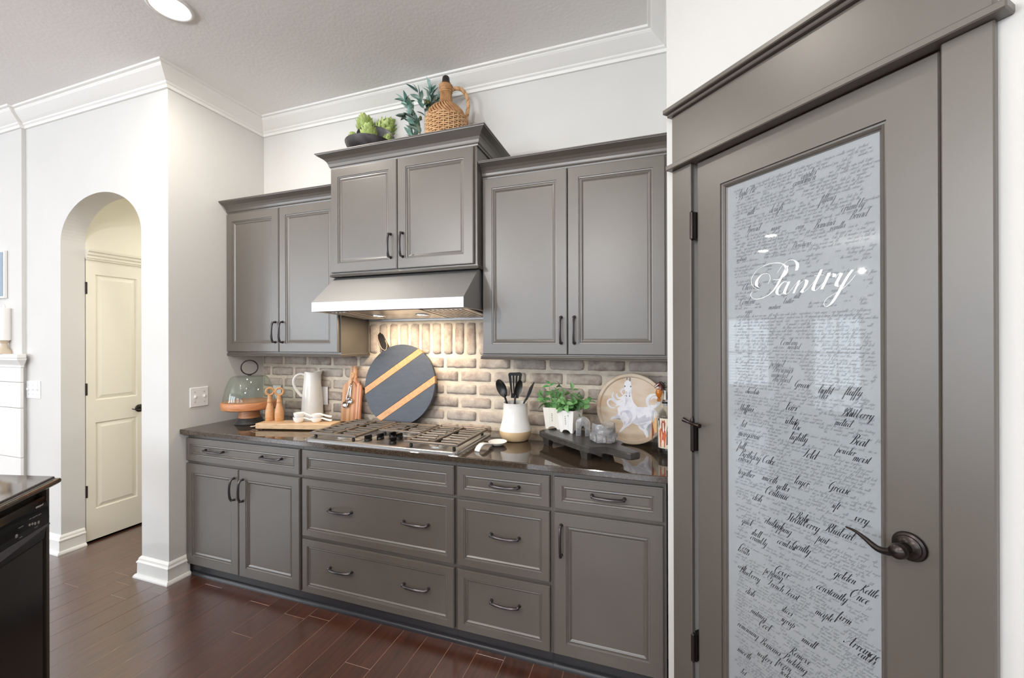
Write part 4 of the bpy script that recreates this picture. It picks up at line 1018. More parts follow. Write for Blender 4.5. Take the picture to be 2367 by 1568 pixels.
def turner(u):
    Mq = frame(kp(-0.002, 1.205, -0.02), R_ * 0.99 + Vector((0, 0, -0.03)), (0.02 * R_.x, 0.02 * R_.y, 1), N_); w0, w1, h0, h1 = 0.022, 0.040, -0.06, 0.088
    bars = [(-1, -0.82), (-0.60, -0.42), (-0.19, -0.01), (0.22, 0.40), (0.62, 0.82)]
    bm = nb()
    for a, b in [(-1, -0.56), (-0.42, -0.08), (0.06, 0.40), (0.54, 1)]:
        prism(bm, [(a * w0, h0 * 0.6), (b * w0, h0 * 0.6), (b * w1, h1 - 0.012), (a * w1, h1 - 0.012)], -0.0012, 0.0012, M=Mq)
    prism(bm, [(-w0, h0), (w0, h0), (w0 * 1.02, h0 * 0.55), (-w0 * 1.02, h0 * 0.55)], -0.0013, 0.0013, M=Mq)
    prism(bm, [(-w1 * 0.98, h1 - 0.020), (w1 * 0.98, h1 - 0.020), (w1, h1 - 0.008), (w1 * 0.7, h1), (-w1 * 0.8, h1 - 0.004), (-w1, h1 - 0.012)], -0.0013, 0.0013, M=Mq)
    obj('turner_blade', bm, M_nylon, u)
utensil('black slotted turner standing tallest in the crock', [(-0.005, 0.99, -0.02), (-0.003, 1.10, -0.02), (-0.002, 1.155, -0.02)], 0.006, turner)
utensil('black serving spoon in the middle of the crock', [(-0.008, 0.99, 0.02), (-0.004, 1.12, 0.02), (0.004, 1.17, 0.02)], 0.0055, bowl_head(0.030, 1.250, 0.006, 1.160, 0.022, 0.02, 'spoon_bowl', -0.35, depth=0.010))
def spat(u):
    Mq = frame(kp(0.083, 1.195, 0.0), R_, Vector((0, 0, 1)), N_)
    obj('spatula_blade', prism(nb(), [(-0.028, -0.055), (-0.018, -0.060), (0.006, -0.018), (0.026, 0.040), (0.023, 0.047), (-0.004, 0.010)], -0.007, 0.007, M=Mq, bev=0.002), M_nylon, u)
utensil('black narrow spatula leaning right out of the crock', [(0.018, 0.99, 0.0), (0.042, 1.10, 0.0), (0.060, 1.143, 0.0)], 0.0055, spat)

# black riser board
ax = Vector((0.763, -0.647)); pw = Vector((0.647, 0.763)); RO = Vector((2.2545, -0.247)); ZR = 0.985
t = thing('riser_board', 'black wooden footed riser board with a paddle handle beside the crock', 'board', (2.5, -0.33, CT))
def RP(a, b): v = RO + ax * a + pw * b; return (v.x, v.y)
ol = [(0.035, 0.0), (0.39, 0.0), (0.414, 0.006), (0.424, 0.024)]
ol += [(0.442, 0.062), (0.452, 0.080), (0.575, 0.080), (0.590, 0.088), (0.594, 0.10), (0.594, 0.135), (0.588, 0.146), (0.574, 0.150), (0.462, 0.152), (0.450, 0.165)]
ol += [(0.435, 0.205), (0.415, 0.218), (0.03, 0.218), (0.008, 0.205), (0.0, 0.185), (0.0, 0.035), (0.010, 0.010)]
bm = prism(nb(), [RP(a, b) for a, b in ol], 0.9535, ZR, bev=0.005); bmesh.ops.recalc_face_normals(bm, faces=bm.faces)
obj('board', bm, M_blackwood, t)
for a, b in ((0.055, 0.035), (0.055, 0.180), (0.355, 0.040), (0.355, 0.180)):
    c0 = Vector(RP(a, b))
    bm = nb(); up_ = [bm.verts.new((*(c0 + ax * u + pw * v), 0.9534)) for u, v in ((-0.03, -0.018), (0.03, -0.018), (0.03, 0.018), (-0.03, 0.018))]
    dn = [bm.verts.new((*(c0 + ax * u + pw * v), CT)) for u, v in ((-0.020, -0.012), (0.020, -0.012), (0.020, 0.012), (-0.020, 0.012))]
    bm.faces.new(up_[::-1]); bm.faces.new(dn)
    for i in range(4): bm.faces.new((dn[i], dn[(i + 1) % 4], up_[(i + 1) % 4], up_[i]))
    bmesh.ops.recalc_face_normals(bm, faces=bm.faces)
    obj('foot', bm, M_blackwood, t)

# herb pots
M_leaf = mat('basil_leaf', (92, 146, 84), 0.4); noisy(M_leaf, (136, 180, 120), 25, lo=0.3, hi=0.7, rnd=0.22)
M_stem = mat('green_stem', (128, 168, 96), 0.5); M_soil = mat('dark_soil', (52, 44, 36), 0.95)
M_potw = mat('white_pot', (240, 238, 234), 0.3); M_potc = mat('cream_pot', (238, 233, 222), 0.3)
def leaf_mesh(name, L, Wd, m, cup_=0.25, fold=0.2, tip=1.0):
    bm = nb(); n = 6; rows = []
    for i in range(n + 1):
        s = i / n; w = Wd * math.sin(PI * min(1, s ** 0.75 * 0.98 + 0.01)) ** tip * 0.5
        z = -cup_ * L * s * s
        rows.append([bm.verts.new((x, s * L, z + fold * abs(x))) for x in (-w, -w * 0.5, 0, w * 0.5, w)])
    for A, B in zip(rows, rows[1:]):
        for j in range(4): bm.faces.new((A[j], A[j + 1], B[j + 1], B[j]))
    bmesh.ops.remove_doubles(bm, verts=bm.verts, dist=1e-5)
    for f in bm.faces: f.smooth = True
    me = bpy.data.meshes.new(name); bm.to_mesh(me); bm.free(); me.materials.append(m); return me
def place_leaf(me, parent, p, direction, scale, roll=0.0, name='leaf'):
    d = Vector(direction).normalized(); zax = Vector((0, 0, 1)) if abs(d.z) < 0.95 else Vector((1, 0, 0))
    x = d.cross(zax).normalized(); z = x.cross(d)
    M = Matrix((x, d, z)).transposed().to_4x4() @ Matrix.Rotation(roll, 4, 'Y')
    o = bpy.data.objects.new(name, me); COL.objects.link(o); o.parent = parent
    o.location = Vector(p) - org(parent); o.rotation_euler = M.to_euler(); o.scale = (scale,) * 3
    return o
LF = [leaf_mesh('leaf', 0.056, 0.042, M_leaf, 0.22, 0.22), leaf_mesh('leaf', 0.056, 0.038, M_leaf, 0.40, 0.35), leaf_mesh('leaf', 0.056, 0.046, M_leaf, 0.05, 0.25)]
def herb_pot(label, x, y, rot, w0, w1, hgt, seed, stems, m_):
    t = thing('herb_pot', label, 'potted herb', (x, y, ZR + 0.0003), 'herb pots on the riser board')
    Mz = Matrix.Translation((x, y, ZR + 0.0003)) @ Matrix.Rotation(rot, 4, 'Z')
    bm = nb(); faces = []
    a0, a1 = w0 / 2, w1 / 2
    def P(u, v, side):  # side wall point, u across -1..1, v height 0..1
        a = a0 + (a1 - a0) * v; q = Vector((u * a, -a, v * hgt)); return Matrix.Rotation(side * PI / 2, 3, 'Z') @ q
    n = 12
    for s in range(4):
        lo = []; hi = []
        for i in range(n + 1):
            u = -1 + 2 * i / n; arch = max(0.0, 1 - (u / 0.62) ** 2) ** 0.5 * 0.13
            lo.append(bm.verts.new(P(u, arch, s))); hi.append(bm.verts.new(P(u, 1, s)))
        for i in range(n): bm.faces.new((lo[i], lo[i + 1], hi[i + 1], hi[i]))
    bmesh.ops.remove_doubles(bm, verts=bm.verts, dist=1e-5)
    bmesh.ops.solidify(bm, geom=bm.faces[:], thickness=0.005)
    bmesh.ops.transform(bm, matrix=Mz, verts=bm.verts)
    pot = obj('pot', bm, m_, t)
    box_ = box(nb(), -a1 + 0.006, a1 - 0.006, -a1 + 0.006, a1 - 0.006, hgt * 0.80, hgt * 0.90, M=Mz); obj('soil', box_, M_soil, t)
    # raised side rails of the label strip and the small stamped letters
    bm = nb()
    for u in (-0.34, 0.34):
        A, B = P(u, 0.14, 0), P(u, 0.99, 0)
        tube(bm, [Mz @ (A + Vector((0, -0.0005, 0))), Mz @ (B + Vector((0, -0.0005, 0)))], 0.0009, 6)
    obj('label_rail', bm, m_, pot)
    cu = bpy.data.curves.new('stamp', 'FONT'); cu.body = 'HERBS'; cu.size = 0.0105; cu.align_x = 'CENTER'; cu.align_y = 'CENTER'; cu.space_character = 1.75; cu.extrude = 0.0002
    to = bpy.data.objects.new('stamp_tmp', cu); COL.objects.link(to); bpy.context.view_layer.update()
    me = bpy.data.meshes.new_from_object(to.evaluated_get(bpy.context.evaluated_depsgraph_get())); bpy.data.objects.remove(to)
    bm = nb(); bm.from_mesh(me)
    tilt = math.atan2(a1 - a0, hgt)
    c_ = P(0, 0.56, 0)
    Ms = Mz @ frame(c_ + Vector((0, -0.0008, 0)), (0, -math.sin(tilt), math.cos(tilt)), (-1, 0, 0), (0, -math.cos(tilt), -math.sin(tilt)))
    bmesh.ops.transform(bm, matrix=Ms, verts=bm.verts)
    obj('lettering', bm, M_ink, pot)
    r = random.Random(seed)
    for k, (du, dv, dh, ln) in enumerate(stems):
        base = Vector((x + du * 0.25, y + dv * 0.25, ZR + hgt * 0.88)); tipp = Vector((x + du, y + dv, ZR + hgt + dh))
        mid = (base + tipp) / 2 + Vector((du * 0.12, dv * 0.12, 0.01))
        pp_ = cat([base, mid, tipp], 6)
        obj('stem', tube(nb(), pp_, [0.0022 - 0.001 * i / (len(pp_) - 1) for i in range(len(pp_))], 6), M_stem, t, smooth=True)
        for i in range(ln):
            s = 1 - (i // 2) * 0.30 - 0.02; q = pp_[min(len(pp_) - 1, int(s * (len(pp_) - 1)))]
            a = (i % 2) * PI + (i // 2) * 1.5 + r.uniform(-0.4, 0.4) + k * 1.1
            d = Vector((math.cos(a), math.sin(a) - 0.25, r.uniform(0.1, 0.6) if i < 2 else r.uniform(-0.9, 0.35)))
            place_leaf(r.choice(LF), t, q, d, r.uniform(0.8, 1.08) * (0.72 if i < 2 else 1.0), r.uniform(-0.9, 0.9))
        place_leaf(LF[1], t, tipp, Vector((r.uniform(-0.4, 0.4), -0.3, 1)), 0.6, r.uniform(-1, 1))
    return t
herb_pot('cream square herb pot at the back left of the black riser', 2.332, -0.152, math.radians(-5), 0.080, 0.104, 0.118, 5,
         [(-0.028, -0.02, 0.125, 6), (0.025, 0.01, 0.120, 6), (-0.075, 0.00, 0.062, 6), (0.03, -0.03, 0.06, 6), (-0.05, -0.03, 0.03, 5), (0.002, 0.03, 0.08, 6)], M_potc)
herb_pot('white square herb pot nearer the crystal pieces', 2.430, -0.218, math.radians(-20), 0.076, 0.102, 0.118, 9,
         [(0.012, 0.02, 0.110, 7), (-0.040, -0.035, 0.045, 7), (0.045, 0.0, 0.075, 7), (-0.01, -0.05, 0.040, 7), (0.050, 0.04, 0.060, 6), (0.03, -0.03, 0.042, 7), (0.105, 0.03, 0.045, 6), (-0.03, 0.0, 0.085, 6), (-0.05, -0.01, 0.02, 6)], M_potw)

# crystal pieces
t = thing('crystal_arch', 'clear crystal arch standing in front of the white herb pot', 'crystal', (2.513, -0.297, ZR))
R_, N_ = facing(2.513, -0.297)
Mx = frame((2.513, -0.297, ZR + 0.0004), R_, (0, 0, 1), N_)
ou = [(-0.036, 0.0)] + [(0.036 * math.cos(a), 0.062 + 0.036 * math.sin(a)) for a in [PI - PI * i / 16 for i in range(17)]] + [(0.036, 0.0), (0.010, 0.0)]
inn = [(0.009 * math.cos(a), 0.030 + 0.022 * math.sin(a)) for a in [PI * i / 10 for i in range(11)]]
bm = prism(nb(), ou + inn + [(-0.010, 0.0)], -0.017, 0.017, M=Mx, bev=0.003)
obj('arch_block', bm, M_crystal, t, smooth='auto')
t = thing('crystal_bowl', 'clear crystal votive bowl on the black riser before the horse plate', 'crystal', (2.625, -0.376, ZR))
bm = lathe(nb(), [(0, 0.012), (0.022, 0.010), (0.036, 0.0), (0.054, 0.0), (0.060, 0.006), (0.061, 0.03), (0.058, 0.060), (0.055, 0.088), (0.050, 0.088), (0.050, 0.062), (0.044, 0.046), (0.026, 0.036), (0, 0.034)], c=(2.625, -0.376, ZR + 0.0004), n=32)
for v in bm.verts:
    a = math.atan2(v.co.y + 0.376, v.co.x - 2.625); z = v.co.z - ZR
    if z > 0.03: v.co.z -= 0.026 * max(0, math.cos(2 * (a - 2.4))) * (z - 0.03) / 0.058
    v.co.x = 2.625 + (v.co.x - 2.625) * 0.99
obj('bowl_glass', bm, M_crystal, t, smooth='auto')
for k in range(8):
    a = k * PI / 4 + 0.2
    obj('facet_rib', lathe(nb(), [(0, -0.02), (0.008, -0.016), (0.010, 0.0), (0.008, 0.016), (0, 0.02)], n=8, M=Matrix.Translation((2.625 + 0.058 * math.cos(a), -0.376 + 0.058 * math.sin(a), ZR + 0.022))), M_crystal, t, smooth=True)

# plate with the painted white horse
PR = 0.188; pyaw = math.radians(-10); pl_ = 0.10
pr_ = Vector((math.cos(pyaw), math.sin(pyaw), 0)); po = Vector((math.sin(pyaw), -math.cos(pyaw), 0))
pu = Vector((0, 0, math.cos(pl_))) - po * math.sin(pl_); pn = po * math.cos(pl_) + Vector((0, 0, math.sin(pl_)))
PCc = Vector((2.742, -0.105, CT + PR * math.cos(pl_) + 0.004))
MPl = frame(PCc, pr_, pu, pn)
t = thing('painted_plate', 'round wooden plate painted with a white horse, leaning behind the riser', 'plate', (PCc.x, PCc.y, CT))
M_platew = mat('plate_wood', (212, 194, 172), 0.5); noisy(M_platew, (192, 160, 124), 7, 5, (1, 1, 3), 0.42, 0.72)
bm = lathe(nb(), [(0, -0.010), (PR * 0.92, -0.010), (PR, 0.004), (PR, 0.010), (PR * 0.985, 0.012), (PR * 0.915, 0.012), (PR * 0.895, 0.004), (PR * 0.88, 0.002), (0, 0.002)], n=72, M=MPl)
obj('plate_disc', bm, M_platew, t, smooth='auto')
def HP(x, y): return ((x - 716) / 700 * PR, (812 - y) / 703 * PR)
def paint(name, pts, m_, d, smooth=True):
    pts = [HP(*p) for p in pts]
    if smooth: pts = [tuple(p) for p in cat(pts, 4, closed=True)]
    k = PR * 0.93
    pts = [tuple(Vector(p) * min(1, k / max(1e-6, Vector(p).length))) for p in pts]
    bm = nb(); vs = [bm.verts.new(MPl @ Vector((u, v, d))) for u, v in pts]
    f = bm.faces.new(vs); bmesh.ops.triangulate(bm, faces=[f])
    return obj(name, bm, m_, t)
H_w = mat('horse_white', (232, 231, 235), 0.5); noisy(H_w, (216, 214, 222), 30, lo=0.45, hi=0.7)
H_g = mat('horse_grey', (192, 190, 202), 0.5); noisy(H_g, (214, 212, 220), 24, lo=0.4, hi=0.65); H_l = mat('horse_light_grey', (216, 214, 220), 0.5); noisy(H_l, (232, 230, 233), 20, lo=0.4, hi=0.6); H_d = mat('horse_dark', (96, 94, 104), 0.5)
def stroke(name, pts, w, m_, d):
    """Tapered brush stroke on the plate."""
    P = [Vector(HP(*p)) for p in cat(pts, 6)]; w = w / 700 * PR; A = []; B = []
    for i, p in enumerate(P):
        tg = (P[min(i + 1, len(P) - 1)] - P[max(i - 1, 0)]).normalized(); k = w * math.sin(PI * (0.06 + 0.90 * i / (len(P) - 1))) ** 0.7
        q = Vector((-tg.y, tg.x)) * k / 2; A.append(p + q); B.append(p - q)
    bm = nb(); lim = PR * 0.885; prev = None
    for a, b in zip(A, B):
        r = [bm.verts.new(MPl @ Vector((*(v * min(1, lim / max(v.length, 1e-6))), d))) for v in (a, b)]
        if prev: bm.faces.new((prev[0], prev[1], r[1], r[0]))
        prev = r
    return obj(name, bm, m_, t)
for k, (pts, w_) in enumerate((([(600, 560), (540, 640), (440, 690), (360, 640), (330, 580), (355, 490)], 46), ([(590, 520), (530, 600), (460, 620), (420, 570), (425, 520)], 44), ([(600, 640), (520, 700), (420, 720), (310, 650), (240, 690), (250, 770), (320, 822), (390, 810)], 40),
                               ([(600, 680), (520, 740), (450, 750), (400, 790)], 44), ([(590, 420), (530, 440), (505, 490), (560, 560)], 42), ([(600, 600), (560, 700), (500, 760)], 60))):
    stroke('painted_mane', pts, w_, H_l, 0.0026 + k * 0.00005)
for k, (pts, w_) in enumerate((([(1070, 770), (1030, 690), (1035, 590), (1100, 520), (1200, 495)], 62), ([(1090, 770), (1180, 740), (1240, 660), (1220, 570), (1140, 560), (1090, 610)], 54), ([(1060, 740), (1100, 730), (1180, 720), (1230, 640)], 40))):
    stroke('painted_tail', pts, w_, H_l, 0.0027 + k * 0.00005)
paint('painted_horse', [(600, 180), (612, 250), (575, 290), (560, 370), (590, 470), (600, 560), (590, 640), (560, 720), (480, 780), (440, 830), (455, 920), (400, 990), (330, 1010), (300, 1060), (330, 1075), (400, 1035), (500, 1010), (520, 1060), (570, 1130), (560, 1180), (500, 1260), (480, 1320), (520, 1300), (590, 1220), (680, 1150), (740, 1095), (850, 1130), (880, 1190), (960, 1240), (1010, 1330), (1020, 1380), (1060, 1340), (1050, 1260), (1010, 1180), (1040, 1120), (1130, 1040), (1200, 980), (1220, 860), (1180, 790), (1060, 750), (960, 765), (840, 770), (770, 700), (735, 620), (715, 520), (720, 380), (700, 270), (690, 180), (672, 250), (632, 250)], H_w, 0.0032, False)
for nm, pts, m_ in (('shade_belly', [(740, 1085), (800, 1000), (830, 930), (860, 990), (1000, 910), (1010, 960), (1120, 930), (1130, 990), (1040, 1040), (930, 1080), (840, 1105)], H_g),
                    ('shade_chest', [(510, 890), (580, 860), (680, 850), (730, 920), (740, 1000), (700, 1090), (650, 1120), (690, 1030), (650, 960), (600, 900), (540, 910), (520, 980), (505, 940)], H_g),
                    ('shade_neck', [(600, 600), (640, 620), (660, 640), (630, 700), (600, 770), (588, 770), (600, 690)], H_g),
                    ('shade_hind', [(850, 1120), (920, 1100), (1000, 1070), (1010, 1090), (960, 1130), (980, 1190), (940, 1180)], H_g),
                    ('shade_foreleg', [(400, 995), (440, 930), (460, 960), (500, 985), (470, 1010), (420, 1015)], H_g),
                    ('shade_knee', [(580, 1090), (610, 1060), (600, 1120), (590, 1150)], H_g),
                    ('shade_muzzle_left', [(600, 470), (630, 480), (640, 510), (620, 540), (604, 520)], H_g), ('shade_muzzle_right', [(690, 470), (665, 490), (660, 530), (690, 540)], H_g),
                    ('ear_left', [(612, 182), (626, 182), (624, 240), (610, 238)], H_d), ('ear_right', [(676, 182), (690, 184), (692, 262), (670, 258)], H_d),
                    ('eye_left', [(566, 360), (590, 356), (596, 376), (578, 390)], H_d), ('eye_right', [(684, 362), (708, 356), (712, 378), (694, 388)], H_d),
                    ('nostril_left', [(604, 556), (622, 550), (628, 572), (612, 580)], H_d), ('nostril_right', [(668, 552), (688, 552), (690, 574), (672, 576)], H_d)):
    paint('painted_' + nm, pts, m_, 0.0037)

# glass bottles with printed horses
def bottle(label, x, y, r, hs, hn, seed, horse_stopper):
    t = thing('glass_bottle', label, 'bottle', (x, y, CT))
    prof = [(0, 0.0), (r * 0.9, 0.0), (r, 0.006), (r, hs), (r * 0.93, hs + 0.016), (r * 0.6, hs + 0.030), (0.0125, hs + 0.040), (0.0120, hn - 0.012), (0.0150, hn - 0.010), (0.0150, hn), (0.0095, hn), (0.0092, hs + 0.040), (r * 0.55, hs + 0.026), (r * 0.90, hs + 0.012), (r - 0.0028, hs), (r - 0.0028, 0.012), (r * 0.7, 0.008), (0, 0.012)]
    obj('bottle_glass', lathe(nb(), prof, c=(x, y, CT), n=36), M_glass, t, smooth='auto')
    R_, N_ = facing(x, y); a_c = math.atan2(N_.y, N_.x)
    def wrap(pts, m_, nm, k):
        # pts: (angle offset, height); built as a small patch around the bottle
        bm = nb(); vs = [bm.verts.new((x + (r + 0.0003 + k) * math.cos(a_c + a), y + (r + 0.0003 + k) * math.sin(a_c + a), CT + z)) for a, z in pts]
        f = bm.faces.new(vs); bmesh.ops.triangulate(bm, faces=[f]); return obj(nm, bm, m_, t)
    if seed == 2:
        bm = nb()
        q = [[bm.verts.new((x + (r + 0.0003) * math.cos(a_c + a), y + (r + 0.0003) * math.sin(a_c + a), CT + z)) for z in (0.042, 0.185)] for a in [(-1.35 + 2.3 * i / 14) for i in range(15)]]
        for A, B in zip(q, q[1:]): bm.faces.new((A[0], B[0], B[1], A[1]))
        mm = mat('label_print', (222, 210, 190), 0.5)
        lab_ = obj('printed_label', bm, mm, t)
        m2 = mat('bay_horse', (196, 92, 52), 0.5); m3 = mat('dark_mark', (30, 26, 26), 0.5); m4 = mat('white_mark', (240, 236, 230), 0.5)
        L_ = lambda pts: [(-1.25 + u * 1.9, 0.045 + v * 0.140) for u, v in pts]
        wrap(L_([(0.20, 0.55), (0.30, 0.66), (0.50, 0.64), (0.66, 0.58), (0.72, 0.44), (0.68, 0.30), (0.64, 0.20), (0.62, 0.02), (0.56, 0.02), (0.56, 0.22), (0.50, 0.27), (0.42, 0.27), (0.36, 0.20), (0.34, 0.02), (0.27, 0.02), (0.28, 0.26), (0.20, 0.38)]), m2, 'printed_body', 0.0006)
        wrap(L_([(0.38, 0.60), (0.36, 0.80), (0.42, 0.96), (0.50, 0.90), (0.58, 0.97), (0.66, 0.84), (0.60, 0.58), (0.54, 0.46), (0.44, 0.46)]), mat('bay_head', (150, 66, 40), 0.5), 'printed_head', 0.0008)
        wrap(L_([(0.48, 0.60), (0.47, 0.84), (0.53, 0.86), (0.56, 0.60), (0.52, 0.50)]), m4, 'printed_blaze', 0.0011)
        wrap(L_([(0.72, 0.10), (0.85, 0.12), (0.95, 0.70), (0.82, 0.78), (0.74, 0.60)]), mat('brown_print', (104, 84, 74), 0.5), 'printed_brown_horse', 0.0005)
        wrap(L_([(0.0, 0.70), (0.02, 0.98), (0.20, 1.0), (0.24, 0.80), (0.14, 0.60), (0.06, 0.62)]), m3, 'printed_black_head', 0.0008)
        wrap(L_([(0.07, 0.62), (0.08, 0.92), (0.16, 0.90), (0.17, 0.62), (0.12, 0.58)]), m4, 'printed_black_blaze', 0.0011)
        obj('pour_spout', lathe(nb(), [(0.0, hn - 0.02), (0.0085, hn - 0.02), (0.0085, hn), (0.0165, hn + 0.001), (0.0165, hn + 0.006), (0.0055, hn + 0.010), (0.0042, hn + 0.055), (0.0030, hn + 0.055), (0.0030, hn + 0.012), (0, hn + 0.010)], c=(x, y, CT), n=20), M_chrome, t, smooth='auto')
        obj('spout_seal', lathe(nb(), [(0.0152, hn - 0.008), (0.0158, hn - 0.006), (0.0158, hn - 0.0005), (0.0152, hn)], c=(x, y, CT), n=20), M_black, t)
    else:
        m2 = mat('sorrel_horse', (150, 74, 52), 0.5); m5 = mat('palomino_print', (214, 170, 118), 0.5); m4 = mat('pale_mark', (238, 234, 226), 0.5)
        wrap([(-1.3, 0.185), (-1.1, 0.165), (-0.75, 0.14), (-0.6, 0.19), (-0.45, 0.20), (-0.3, 0.15), (-0.3, 0.10), (-0.55, 0.095), (-0.9, 0.12), (-1.25, 0.13)], m5, 'printed_pale_horse', 0.0005)
        wrap([(-1.3, 0.15), (-1.0, 0.145), (-0.75, 0.11), (-0.7, 0.085), (-0.95, 0.075), (-1.0, 0.05), (-1.15, 0.05), (-1.2, 0.08)], m2, 'printed_brown_horse', 0.0008)
        wrap([(-0.62, 0.17), (-0.56, 0.20), (-0.48, 0.198), (-0.5, 0.17)], m4, 'printed_face', 0.0009)
        bm = lathe(nb(), [(0, hn - 0.012), (0.008, hn - 0.012), (0.009, hn + 0.004), (0.0, hn + 0.006)], c=(x, y, CT), n=18)
        lathe(bm, [(0.0, hn + 0.004), (0.008, hn + 0.008), (0.0155, hn + 0.024), (0.0165, hn + 0.036), (0.012, hn + 0.050), (0, hn + 0.054)], c=(x, y, CT), n=20)
        obj('stopper_amber', bm, mat('amber_glass', (214, 128, 38), 0.08, **{'Transmission Weight': 0.35}), t, smooth='auto')
        m6 = mat('chestnut_glaze', (98, 44, 34), 0.2); m7 = mat('black_mane', (24, 22, 24), 0.3)
        K = Vector((x, y, CT + hn)); g = lambda u, z, d=0: K + R_ * u + N_ * d + Vector((0, 0, z))
        bm = tube(nb(), cat([g(0.010, 0.045), g(0.009, 0.066), g(0.000, 0.074), g(-0.012, 0.067), g(-0.020, 0.061)], 4), [0.011, 0.0105, 0.010, 0.0092, 0.0088, 0.0086, 0.0083, 0.0085, 0.0088, 0.0082, 0.0075, 0.0068, 0.0062, 0.006, 0.0058, 0.0056, 0.005][:17], 10)
        for s in (-0.004, 0.005): lathe(bm, [(0.003, 0), (0.002, 0.006), (0, 0.010)], n=6, M=Matrix.Translation(g(0.002, 0.080, s)))
        obj('stopper_horse_head', bm, m6, t, smooth='auto')
        bm = tube(nb(), [g(0.000, 0.085), g(0.010, 0.084), g(0.020, 0.074), g(0.025, 0.060), g(0.025, 0.045)], [0.003, 0.006, 0.007, 0.006, 0.002], 8)
        for k in range(4): tube(bm, [g(0.014 + k * 0.003, 0.080 - k * 0.010), g(0.028 + k * 0.002, 0.084 - k * 0.012), g(0.034, 0.080 - k * 0.013)], [0.0035, 0.0022, 0.0006], 6)
        obj('stopper_mane', bm, m7, t, smooth=True)
        tube_ = tube(nb(), [g(-0.002, 0.078, 0.009), g(-0.012, 0.068, 0.0088), g(-0.019, 0.062, 0.007)], [0.002, 0.0025, 0.0015], 6); obj('stopper_blaze', tube_, M_plate_w, t)
bottle('clear glass bottle with an amber horse head stopper, behind its neighbour', 2.881, -0.205, 0.0355, 0.185, 0.262, 1, True)
bottle('clear glass bottle with a horse print and metal pour spout, at the pantry wall', 2.909, -0.285, 0.0335, 0.192, 0.262, 2, False)

# ------------------------------------------------------------------ on top of the raised cabinet
TZ = TOPZ + 0.0003
# bowl of artichokes, tilted forward
M_bowl = mat('blackened_wood', (52, 49, 50), 0.45); noisy(M_bowl, (104, 100, 104), 9, 5, (1, 1, 1), 0.5, 0.75)
CAMP = Vector((2.8535, -2.4234, 1.4807))
def seen(lat, z, k):
    """Point at lat, z on the upright plane through (1.15, -.30), pushed back to k times that distance."""
    r_, n_ = facing(1.15, -0.30); return CAMP + (Vector((1.15, -0.30, z)) + r_ * lat - CAMP) * k
def ribbed_bowl(label, M, rr, hgt, root):
    t = thing('black_bowl', label, 'bowl', root)
    bm = nb(); nseg = 96; rings = []
    pf = [(0.0, 0.0, 0), (0.35, 0.01, 0), (0.60, 0.16, 1), (0.82, 0.42, 1), (0.94, 0.72, 1), (1.0, 0.98, 0.5), (0.97, 1.0, 0), (0.90, 0.74, 0), (0.76, 0.46, 0), (0.5, 0.2, 0), (0.0, 0.1, 0)]
    for r_, z_, k_ in pf:
        if r_ == 0: rings.append([bm.verts.new((0, 0, z_ * hgt))]); continue
        rings.append([bm.verts.new(((r_ * rr + k_ * 0.002 * (i % 2)) * math.cos(2 * PI * i / nseg), (r_ * rr + k_ * 0.002 * (i % 2)) * math.sin(2 * PI * i / nseg), z_ * hgt)) for i in range(nseg)])
    for A, B in zip(rings, rings[1:]):
        for i in range(nseg):
            j = (i + 1) % nseg
            bm.faces.new(([A[0]] if len(A) == 1 else [A[i], A[j]]) + ([B[0]] if len(B) == 1 else [B[j], B[i]]))
    bmesh.ops.transform(bm, matrix=M, verts=bm.verts)
    obj('bowl', bm, M_bowl, t, smooth='auto'); return t
fb = Vector((1.192, -0.270, 2.6185))
R_, N_ = facing(fb.x, fb.y)
t = ribbed_bowl('dark ribbed shallow bowl on the raised cabinet, the lower front one of two', Matrix.Translation(fb) @ frame((0, 0, 0), R_, -N_, (0, 0, 1)), 0.146, 0.076, (fb.x, fb.y, TZ))
obj('bowl_foot', lathe(nb(), [(0, TZ), (0.060, TZ), (0.055, 2.618), (0, 2.618)], c=(fb.x, fb.y, 0), n=24), M_bowl, t)
tl = math.radians(58); bn = N_ * math.sin(tl) + Vector((0, 0, math.cos(tl))); bu = N_ * -math.cos(tl) + Vector((0, 0, math.sin(tl)))
sb = seen(0.086, 2.752, 1.03)
ribbed_bowl('dark bowl standing tilted inside the front bowl, its black hollow facing out', Matrix.Translation(sb - bn * 0.045) @ frame((0, 0, 0), R_, bu, bn), 0.116, 0.046, tuple(sb))
M_art = mat('artichoke_green', (150, 172, 92), 0.55); noisy(M_art, (186, 200, 128), 20, lo=0.3, hi=0.7, rnd=0.15)
BRm = leaf_mesh('bract', 0.034, 0.029, M_art, 0.10, -0.3, 0.7)
